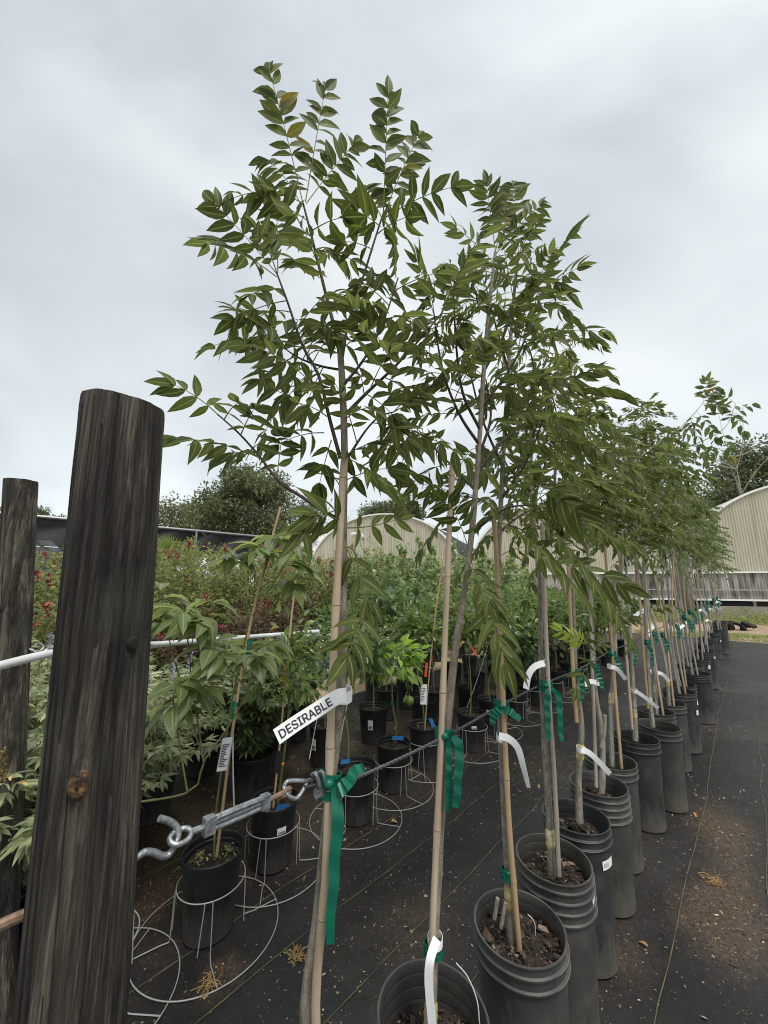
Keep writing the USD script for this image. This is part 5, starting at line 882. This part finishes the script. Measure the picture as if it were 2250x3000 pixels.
hangtag(a1, D(492, 1593, Y - .08), .045, .145, tilt=.12, lines=14)
c = SQ(.42, 2.2)[:2]; Y = c[1]
avocado('broad leaved sapling leaning out from behind the large wooden post', c, 302, [np.array([c[0], c[1], .28]), np.array([c[0] + .01, c[1], .6]), D(405, 1712, Y), D(440, 1645, Y), D(500, 1560, Y), D(535, 1490, Y), D(548, 1440, Y)],
    [(Dl([(535, 1490), (500, 1450), (470, 1410), (455, 1395)], Y), 9), (Dl([(500, 1560), (460, 1520), (430, 1490), (415, 1480)], Y), 9), (Dl([(405, 1712), (380, 1560), (375, 1500), (395, 1460)], Y - .05), 9), (Dl([(440, 1645), (410, 1420), (440, 1330), (450, 1300)], Y + .05), 11), (Dl([(440, 1645), (370, 1400), (350, 1290), (345, 1260)], Y + .1), 9), (Dl([(410, 1420), (400, 1340), (395, 1310)], Y), 9), (Dl([(548, 1440), (550, 1420), (552, 1410)], Y), 6)], None, [])
# L2 .. L7
Y = 2.512; c = L['L2']
t = citrus('small citrus tree with orange fruit and a colourful hanging tag', c, 310, 1.50, (.25, .25, .42), 330, 'citrus_leaf', trunk=Dl([(600, 1735), (612, 1640), (622, 1560), (626, 1450), (630, 1300)], Y), stake=Dl([(590, 1745), (605, 1600), (628, 1350), (652, 1140)], Y - .03), l=.075, w=.032)
for p in ((617, 1447), (612, 1455), (566, 1410)): t.part('fruit', ball(D(*p, Y - .05), .015, 2), 'fruit_orange', smooth=True)
hangtag(t, D(603, 1622, Y - .04), .035, .12, 'ink', .05); tg_ = D(611, 1650, Y - .06); t.part('fruit_picture', ball(tg_, .009, 1, 1.), 'fruit_orange'); hangtag(t, D(614, 1560, Y - .05), .03, .05, 'orange_tape', .3); hangtag(t, D(613, 1737, Y - .03), .07, .03, 'blue_tape', .4)
smalltie(t, D(612, 1600, Y - .02)); smalltie(t, D(625, 1400, Y - .02)); pot_sticker(t, t.pot, c, .138, .336, .205, -.95, .055, .035)
Y = 2.925; c = L['L3']
t = citrus('citrus tree in the pot just right of the first pecan trunk', c, 311, 1.42, (.30, .28, .36), 420, 'citrus_leaf_deep', trunk=Dl([(752, 1642), (753, 1600), (748, 1560), (744, 1500), (760, 1400)], Y), l=.085, w=.045); hangtag(t, D(748, 1640, Y - .04), .06, .03, 'blue_tape', .4)
Y = 3.316; c = L['L4']
t = citrus('citrus tree with bright drooping leaves and a blue flag in its pot', c, 312, 1.18, (.20, .2, .20), 130, 'citrus_leaf_bright', trunk=Dl([(853, 1603), (856, 1570), (848, 1520), (846, 1440), (842, 1390)], Y), l=.11, w=.055); hangtag(t, D(860, 1590, Y - .05), .09, .03, 'blue_tape', .1); smalltie(t, D(847, 1520, Y - .02))
t.part('canopy_top', canopy(np.random.default_rng(5), np.array([c[0], c[1], 1.45]), np.array([.27, .27, .22]), 260, .085, .045)[0], 'citrus_leaf_deep', kind='stuff', smooth=True)
g_ = D(884, 1513, Y + .5)
Y = 3.694; c = L['L5']
t = citrus('citrus tree with a tall white tag and orange flag, left of the second pecan stake', c, 313, 1.45, (.28, .28, .33), 400, 'citrus_leaf', stake=Dl([(917, 1580), (925, 1480), (940, 1330), (962, 1180)], Y - .03))
hangtag(t, D(916, 1478, Y - .08), .055, .17, tilt=.05, lines=9); hangtag(t, D(922, 1432, Y - .1), .022, .12, 'orange_tape', .12); hangtag(t, D(930, 1552, Y - .1), .035, .07, 'blue_tape', -.4); pot_sticker(t, t.pot, c, .138, .336, .22, -.75, .045, .035)
Y = 4.022; c = L['L6']
t = citrus('citrus tree with an orange flag between the second and third pecans', c, 314, 1.50, (.32, .3, .36), 460, 'citrus_leaf', trunk=Dl([(1016, 1545), (1017, 1480), (1012, 1400), (1014, 1340)], Y)); hangtag(t, D(1015, 1392, Y - .12), .022, .10, 'orange_tape', -.6); pot_sticker(t, t.pot, c, .138, .336, .22, -1.6, .05, .03)
c = L['L7']; t = citrus('citrus tree whose pot shows just behind the third pecan', c, 315, 1.5, (.32, .3, .38), 460, 'citrus_leaf'); pot_sticker(t, t.pot, c, .138, .336, .22, -2.0, .05, .03)
S_ = dict(S1=(-.542, 3.719), S2=(-.11, 4.21), S3=(.029, 4.862), S4=(.43, 4.418), S5=(.604, 4.803), S6=(.511, 5.685), S7=(1.04, 4.968), S8=(.301, 5.266), S9=(-.139, 5.604), S0=(-.92, 4.25))
SL = dict(S1='citrus tree in a stickered pot left of the first pecan trunk', S2='citrus tree with a thin white stem in a dusty wide black pot', S3='citrus tree in the pale rimmed pot behind the dusty wide pot', S4='citrus tree with a white tag, behind the tall white tag', S5='citrus tree standing behind the second pecan stake', S6='citrus tree far back near the white name card', S7='citrus tree in a dark pot beside a slanted white tube', S8='citrus tree in the middle of the back rows of pots', S9='citrus tree at the back beside the bare tan path', S0='citrus tree in a low pot at the edge of the tan path')
for i, (k, c) in enumerate(S_.items()):
    t = citrus(SL[k], c, 330 + i, 1.45 + .12 * (i % 3) - (.55 if k == 'S0' else 0), (.31, .3, .36), 380, ('citrus_leaf_deep', 'citrus_leaf', 'citrus_leaf_deep')[i % 3], near=True, seg=28, r=.155 if k == 'S2' else .138)
    if i in (0, 1): pot_sticker(t, t.pot, c, .155 if k == 'S2' else .138, .336, .15, -1.75 if i else -2.2, .055, .09)
    if i in (1, 2, 4): smalltie(t, t.S[7])
    if k in ('S5',): hangtag(t, t.S[9] + unit(EY - t.S[9]) * .05, .025, .10, 'orange_tape', .3)
# a green fruit hanging low
t = Thing('lime_branch', 'drooping leafy citrus sprig with one big green fruit', 'fruit', g_); b = g_ + [0, 0, .06]
t.part('fruit', ball(g_, .045, 3, .95), 'fruit_green', smooth=True); P_ = spline([b - [0, 0, .02], b + [0, .02, .12], b + [-.05, .1, .3]], 8); t.part('twig', tube(P_, .003, 5), 'green_stem')
rg = np.random.default_rng(8); k = rg.integers(0, 8, 16); t.part('foliage', simple_leaf_set(rg, P_[k], unit(rdir(rg, 16) + [0, -.3, -.6]), .085, .045), 'citrus_leaf', kind='stuff', smooth=True)
# thicker citrus hedge further along
ordn = ['first', 'second', 'third', 'fourth', 'fifth', 'sixth', 'seventh', 'eighth', 'ninth', 'tenth', 'eleventh', 'twelfth']
for row, (q0, nm) in enumerate(((2.22, 'front'), (2.9, 'middle'), (3.6, 'back'))):
    for i in range(9 if row < 2 else 8):
        s_ = 4.65 + i * .66 + (.3 if row == 1 else 0); c = SQ(s_, q0 + .05 * math.sin(i * 3 + row))[:2]; rg = np.random.default_rng(400 + row * 20 + i)
        citrus(f'{ordn[i]} dense citrus bush of the {nm} row behind the pecan trunks', c, 420 + row * 20 + i, 1.55 + rg.uniform(-.1, .25), (.38, .38, .58), 620, 'citrus_leaf' if (i + row) % 3 else 'citrus_leaf_deep', near=False, group='dense citrus bushes behind the pecan trunks', l=.095, w=.045)
# thin irrigation tubes
for i, (lab, P_) in enumerate((('thin white drip tube curving down between the stickered pots', [D(740, 1380, 3.6), D(715, 1450, 3.5), (D(690, 1530, 3.35)), D(668, 1640, 3.1)]), ('thin white drip tube beside the tall dusty pot', [D(760, 1480, 3.9), D(742, 1560, 3.75), D(728, 1650, 3.6)]), ('slanted white tube beside the far orange flag', [D(1058, 1380, 4.9), D(1030, 1470, 4.8), D(1008, 1530, 4.7)]), ('thin white support stick tied to the nearest sapling', [D(508, 1395, 2.1), D(503, 1600, 2.1), D(506, 1770, 2.13)]))):
    single('drip_tube', tube(spline(P_, 20), .0042, 6), 'pvc_white', lab, 'tube', smooth=True)
# ================================================================ SHRUBS ON THE LEFT
def palmate(rg, b, d, l, w, nf=5):
    N = len(b); d = unit(d); up = np.array([0, 0, 1.]) + rg.normal(size=(N, 3)) * .3; s = unit(np.cross(d, up)); n = np.cross(s, d); mb = []
    B, A, NN, Ls, Ws = [], [], [], [], []
    for k, (an, sc) in enumerate(zip(np.linspace(-1.25, 1.25, nf), [.62, .88, 1.05, .88, .62] if nf == 5 else [.7, 1., .7])):
        B.append(b); A.append(d * math.cos(an) + s * math.sin(an) - [0, 0, .2]); NN.append(n); Ls.append(l * sc); Ws.append(w * sc)
    return leaves(np.vstack(B), np.vstack(A) + rg.normal(size=(N * nf, 3)) * .08, np.vstack(NN), np.concatenate([np.broadcast_to(x, (N,)) for x in Ls]), np.concatenate([np.broadcast_to(x, (N,)) for x in Ws]), .25, .28, 0., MID)
def vitex(label, c, seed, h=1.15, rad=.42, n=26, m='vitex_leaf', l=.085, w=.021, heads=True, pot=True, h0=.3):
    rg = np.random.default_rng(seed); t = Thing('palmate_shrub', label, 'shrub', (c[0], c[1], 0)); base = np.array([c[0], c[1], .26])
    if pot: nursery_pot(t, c, .16, .30, .04, seed, chips=60)
    B, A, heads_ = [], [], MB()
    for k in range(n):
        az = k * 2.4 + rg.uniform(0, .6); rr = rad * math.sqrt((k + .5) / n); tip = base + [math.cos(az) * rr, math.sin(az) * rr, (h - .26) * rg.uniform(.55, 1.0) * (1 - .35 * (rr / rad) ** 2)]
        S = spline([base, base + (tip - base) * .5 + [0, 0, .12], tip], 14); t.part('stem', tube(S, np.linspace(.005, .0015, 14), 5), 'green_stem', smooth=True)
        for j in np.arange(2.5, 13.6, .62):
            j_ = int(j)
            for sg in (0, np.pi):
                a2 = j * 1.57 / .62 + sg + az; d = np.array([math.cos(a2), math.sin(a2), rg.uniform(-.1, .5)]); B.append(S[j_] * (1 - j + j_) + S[min(13, j_ + 1)] * (j - j_) + unit(d) * rg.uniform(.015, .05)); A.append(d + unit(S[-1] - S[-2]) * .3)
        if heads and k % 5 == 0:
            q = tip + (tip - S[-3]) * np.linspace(0, .9, 26)[:, None] + np.array([0, 0, .07]) * np.linspace(0, 1, 26)[:, None]; bb = np.repeat(q, 6, 0) + rg.normal(size=(156, 3)) * .004; heads_.add(diamonds(bb, rdir(rg, len(bb)) + [0, 0, .3], rdir(rg, len(bb)), .011, .008))
    B, A = np.array(B), np.array(A); t.part('foliage', palmate(rg, B, A, l * rg.uniform(.7, 1.25, len(B)), w), m, kind='stuff', smooth=True)
    if heads_.n: t.part('flower_heads', heads_, 'violet_flower' if seed % 2 else 'seed_head', kind='stuff')
    return t
for i, (s_, q_, h_, lab) in enumerate(((.24, 2.50, 1.0, 'grey green palmate shrub at the lower left edge, its black pot showing'), (.62, 2.72, 1.05, 'grey green palmate shrub just right of the large post'), (.2, 3.3, 1.15, 'palmate shrub with tan seed heads seen between the two posts'), (1.0, 3.2, 1.15, 'palmate shrub with violet flower spikes behind the nearest sapling'), (-.35, 2.75, 1.1, 'palmate shrub partly outside the left edge'), (.45, 3.9, 1.2, 'palmate shrub at the back of the grey green group'))):
    vitex(lab, SQ(s_, q_)[:2], 500 + i, h_ + .06, .60 if i < 2 else .54, 38)
for i, (s_, q_, lab) in enumerate(((1.62, 2.95, 'dark green palmate shrub behind the nearest stake'), (2.05, 3.35, 'dark green shrub left of the picture tagged citrus'), (1.5, 3.6, 'dark leafy shrub beneath the white plastic pipe'))): vitex(lab, SQ(s_, q_)[:2], 520 + i, 1.12, .46, 30, 'dark_palmate_leaf', .085, .03, False)
# crape myrtles with red flowers
def myrtle(label, c, seed, h, rad, N, m='myrtle_leaf', fl=.18, h0=.25):
    rg = np.random.default_rng(seed); t = Thing('flowering_shrub', label, 'shrub', (c[0], c[1], 0), 'red flowering shrubs at the back left'); base = np.array([c[0], c[1], 0.])
    nursery_pot(t, c, .17, .30, .04, seed, seg=20, chips=0); B, A, FB = [], [], []
    for k in range(15):
        az = k * 2.4 + rg.uniform(0, .5); rr = rad * math.sqrt((k + .5) / 15); tip = base + [math.cos(az) * rr, math.sin(az) * rr, h * rg.uniform(.62, 1.)]; S = spline([base + [0, 0, .25], base * .5 + tip * .5 + [0, 0, .1], tip], 16)
        t.part('stem', tube(S, np.linspace(.008, .002, 16), 5), 'twig'); n_ = N // 15; q = rg.uniform(.12, 1, n_); q = q ** .8; b = np.stack([np.interp(q, np.linspace(0, 1, 16), S[:, j]) for j in range(3)], 1); o = rdir(rg, n_); B.append(b + o * rg.uniform(.01, .17, (n_, 1)) * (1.15 - q[:, None] * .7)); A.append(o + [0, 0, .25])
        if rg.uniform() < fl * 2: nf = 40; FB.append(tip + rdir(rg, nf) * rg.uniform(0, 1, (nf, 1)) * [.05, .05, .09])
    B, A = np.vstack(B), np.vstack(A); t.part('foliage', diamonds(B, A, rdir(rg, len(B)) + [0, 0, .8], .052 * rg.uniform(.7, 1.3, len(B)), .03), m, kind='stuff')
    if FB: FB = np.vstack(FB); t.part('flowers', diamonds(FB, rdir(rg, len(FB)), rdir(rg, len(FB)), .032, .026), 'red_flower', kind='stuff')
pl = [(-.6, 5.6, 2.25), (.0, 5.8, 2.3), (.55, 5.5, 2.2), (1.1, 5.7, 2.35), (1.7, 5.5, 2.45), (2.3, 5.8, 2.6), (2.9, 5.5, 2.45), (3.5, 5.7, 2.4), (4.1, 5.6, 2.35), (4.8, 5.8, 2.45), (5.5, 5.6, 2.5), (6.2, 5.8, 2.6),
      (.3, 6.7, 2.5), (1.2, 6.8, 2.6), (2.1, 6.7, 2.7), (3.0, 6.9, 2.6), (3.9, 6.7, 2.7), (4.8, 6.9, 2.75), (5.8, 6.8, 2.8), (6.9, 6.8, 2.8), (7.9, 6.9, 2.9)]
for i, (s_, q_, h_) in enumerate(pl):
    myrtle(f'{(ordn + ["thirteenth"])[i if i < 12 else i - 12]} red flowering shrub of the {"nearer" if i < 12 else "farther"} back row, counted from the left', SQ(s_, q_)[:2], 600 + i, h_ - .36, .52, 6000, 'myrtle_leaf', .16)
for i, (s_, q_, h_, lab) in enumerate(((2.55, 4.95, 1.35, 'low dark red leaved shrub with crimson flowers right of the large post'), (3.2, 5.0, 1.4, 'low dark red leaved shrub behind the nearest sapling'), (1.9, 5.0, 1.3, 'low dark red leaved shrub half hidden by the large post'))): myrtle(lab, SQ(s_, q_)[:2], 640 + i, h_, .45, 5000, 'myrtle_leaf_red', .2)
# climbing vines on stakes behind the citrus
VN = ['second', 'third', 'fourth', 'fifth', 'sixth', 'seventh', 'eighth', 'ninth', 'tenth', 'first', 'eleventh', 'twelfth']
for i, (s_, q_, h_) in enumerate(((5.2, 4.75, 2.15), (5.7, 4.9, 2.35), (6.2, 4.7, 2.5), (6.7, 4.85, 2.35), (7.3, 4.7, 2.45), (7.9, 4.85, 2.3), (8.5, 4.75, 2.4), (9.2, 4.8, 2.4), (9.9, 4.75, 2.4), (4.7, 4.8, 2.0), (10.5, 4.8, 2.5), (11.1, 4.7, 2.35))):
    rg = np.random.default_rng(700 + i); c = SQ(s_, q_); t = Thing('grape_vine', f'{VN[i]} green vine climbing its stake behind the citrus, counted from the left', 'vine', c, 'green vines on stakes behind the citrus')
    nursery_pot(t, c, seg=18, chips=0); t.part('stake', tube([c + [0, 0, .25], c + [rg.normal() * .03, 0, h_ - .15]], .011, 6), 'bamboo_grey')
    z = np.linspace(.35, h_, 40); S = c + np.stack([.05 * np.sin(z * 9 + i), .05 * np.cos(z * 9), z], 1); S[-8:, 0] += np.linspace(0, .12, 8) * rg.normal(); t.part('stem', tube(S, .004, 5), 'green_stem')
    n_ = 330; k = rg.uniform(0, 39, n_); b = np.stack([np.interp(k, np.arange(40), S[:, j]) for j in range(3)], 1); d = rdir(rg, n_); w_ = np.interp(b[:, 2], [.3, 1.2, h_ - .3, h_], [.3, .33, .14, .04])[:, None]; b = b + d * w_ * rg.uniform(.1, 1, (n_, 1)); t.part('foliage', simple_leaf_set(rg, b, unit(d + [0, 0, -.5]), .085, .085, shape=(np.array([0, .3, .7, 1.]), np.array([.25, 1., .75, 0.]))), 'grape_leaf', kind='stuff', smooth=True)

# ================================================================ SMALL THINGS
def weedling(t, p, seed, n=26, r_=.05):
    g = np.random.default_rng(seed); b = p + np.c_[g.normal(size=(n, 2)) * r_ * .5, g.uniform(0, .03, n)]; t.part('weed_sprout', simple_leaf_set(g, b, unit(np.c_[g.normal(size=(n, 2)), g.uniform(.1, .8, n)]), .018, .011), 'weed_leaf', kind='stuff', smooth=True)
weedling(a1, np.array([L['L1'][0] - .06, L['L1'][1] - .02, .285]), 1, 34); weedling(a1, np.array([L['L1'][0] + .05, L['L1'][1] + .03, .285]), 2, 26)
def arc_tube(t, pts, r_=.0016, m='pvc_white'): t.part('drip_line', tube(spline(pts, 16), r_, 5), m, smooth=True)
arc_tube(t1.t, Dl([(985, 2080), (1010, 2110), (1030, 2160), (1036, 2212)], 1.12)); arc_tube(t2.t, Dl([(1140, 1975), (1150, 1985), (1156, 2000), (1156, 2030)], 1.44))
# a dwarf palm under the shade house and a pale bench behind the shrubs
g = np.random.default_rng(77); pc = D(372, 1225, 8.6); t = Thing('fan_palm', 'small fan palm under the black net right of the large post', 'palm', (pc[0], pc[1], 0)); t.part('trunk', tube([[pc[0], pc[1], 0], pc], .07, 7), 'twig')
for k in range(16):
    az = k * 2.4; el = g.uniform(.1, 1.2); d = np.array([math.cos(az) * math.cos(el), math.sin(az) * math.cos(el), math.sin(el)]); tip = pc + d * .45; s1 = unit(np.cross(d, [0, 0, 1.])); fa = np.linspace(-1.2, 1.2, 13)
    mb = MB().add(tube([pc, tip], .008, 4)); a_ = d * np.cos(fa)[:, None] + s1 * np.sin(fa)[:, None] - [0, 0, .12]; mb.add(diamonds(np.repeat(tip[None], 13, 0), a_, np.tile(np.cross(s1, d), (13, 1)), .38, .05)); t.part('frond', mb, 'citrus_leaf')

for i in range(12):
    g = np.random.default_rng(900 + i); c = SQ(4.9 + i * .78, 5.75 + .15 * math.sin(i * 2.3))[:2]
    vt = Thing('leafy_bush', f'{ordn[i]} tall leafy green bush behind the vines, counted from the left', 'bush', (*c, 0), 'tall bushes behind the vines'); nursery_pot(vt, c, .17, .32, .04, i, seg=18, chips=0); b0 = np.array([*c, .28]); top = 2.6 + g.uniform(-.2, .4) + (.2 if 1 < i < 6 else 0)
    for k in range(4):
        tip = b0 + [g.normal() * .18, g.normal() * .18, (top - .4) * g.uniform(.7, 1)]; vt.part('stem', tube(spline([b0, (b0 + tip) / 2 + g.normal(size=3) * .04, tip], 8), np.linspace(.008, .003, 8), 5), 'twig')
    lf1, _ = canopy(g, np.array([c[0], c[1], 1.35]), np.array([.46, .46, top - 1.35]), 1500, .085, .042, 22, .42); vt.part('foliage', lf1, ('citrus_leaf_deep', 'grape_leaf', 'dark_palmate_leaf')[i % 3], kind='stuff', smooth=True)

# scraps and blossoms
for i, (x, y, lab) in enumerate(((452, 2125, 'small tangle of dry roots on the cloth below the nearest wire stand'), (640, 2065, 'wisp of dry stems on the cloth left of the first pecan stake'), (1545, 1905, 'dry root clump in the brown litter at the right edge'))):
    g = np.random.default_rng(40 + i); c = atz(x * K, y * K, .006); mb = MB()
    for k in range(26):
        a_ = g.uniform(0, 6.3); l_ = g.uniform(.02, .06); p0 = c + np.r_[g.normal(size=2) * .012, g.uniform(0, .006)]; p2 = p0 + np.array([math.cos(a_) * l_, math.sin(a_) * l_, g.uniform(-.002, .012)]); mb.add(tube(spline([p0, (p0 + p2) / 2 + np.r_[g.normal(size=2) * .008, .006], p2], 6), .0011, 4))
    for k in range(30): mb.add(ball(c + np.r_[g.normal(size=2) * .022, .002], g.uniform(.002, .005), 0, .7))
    single('root_clump', mb, 'dry_leaf', lab, 'plant debris', kind='stuff')
PX = [D(x, y, 1.66) for x, y in ((1146, 1865), (1156, 1873), (1166, 1868), (1176, 1876))]; PX = [np.array([p[0], p[1], .475]) for p in PX]
single('tape_scrap', ribbon(spline(PX, 12), np.tile([.004, .006, .007], (12, 1)), .0006), 'green_tape', 'scrap of green tape lying on the bark in the fourth pot', 'tape')
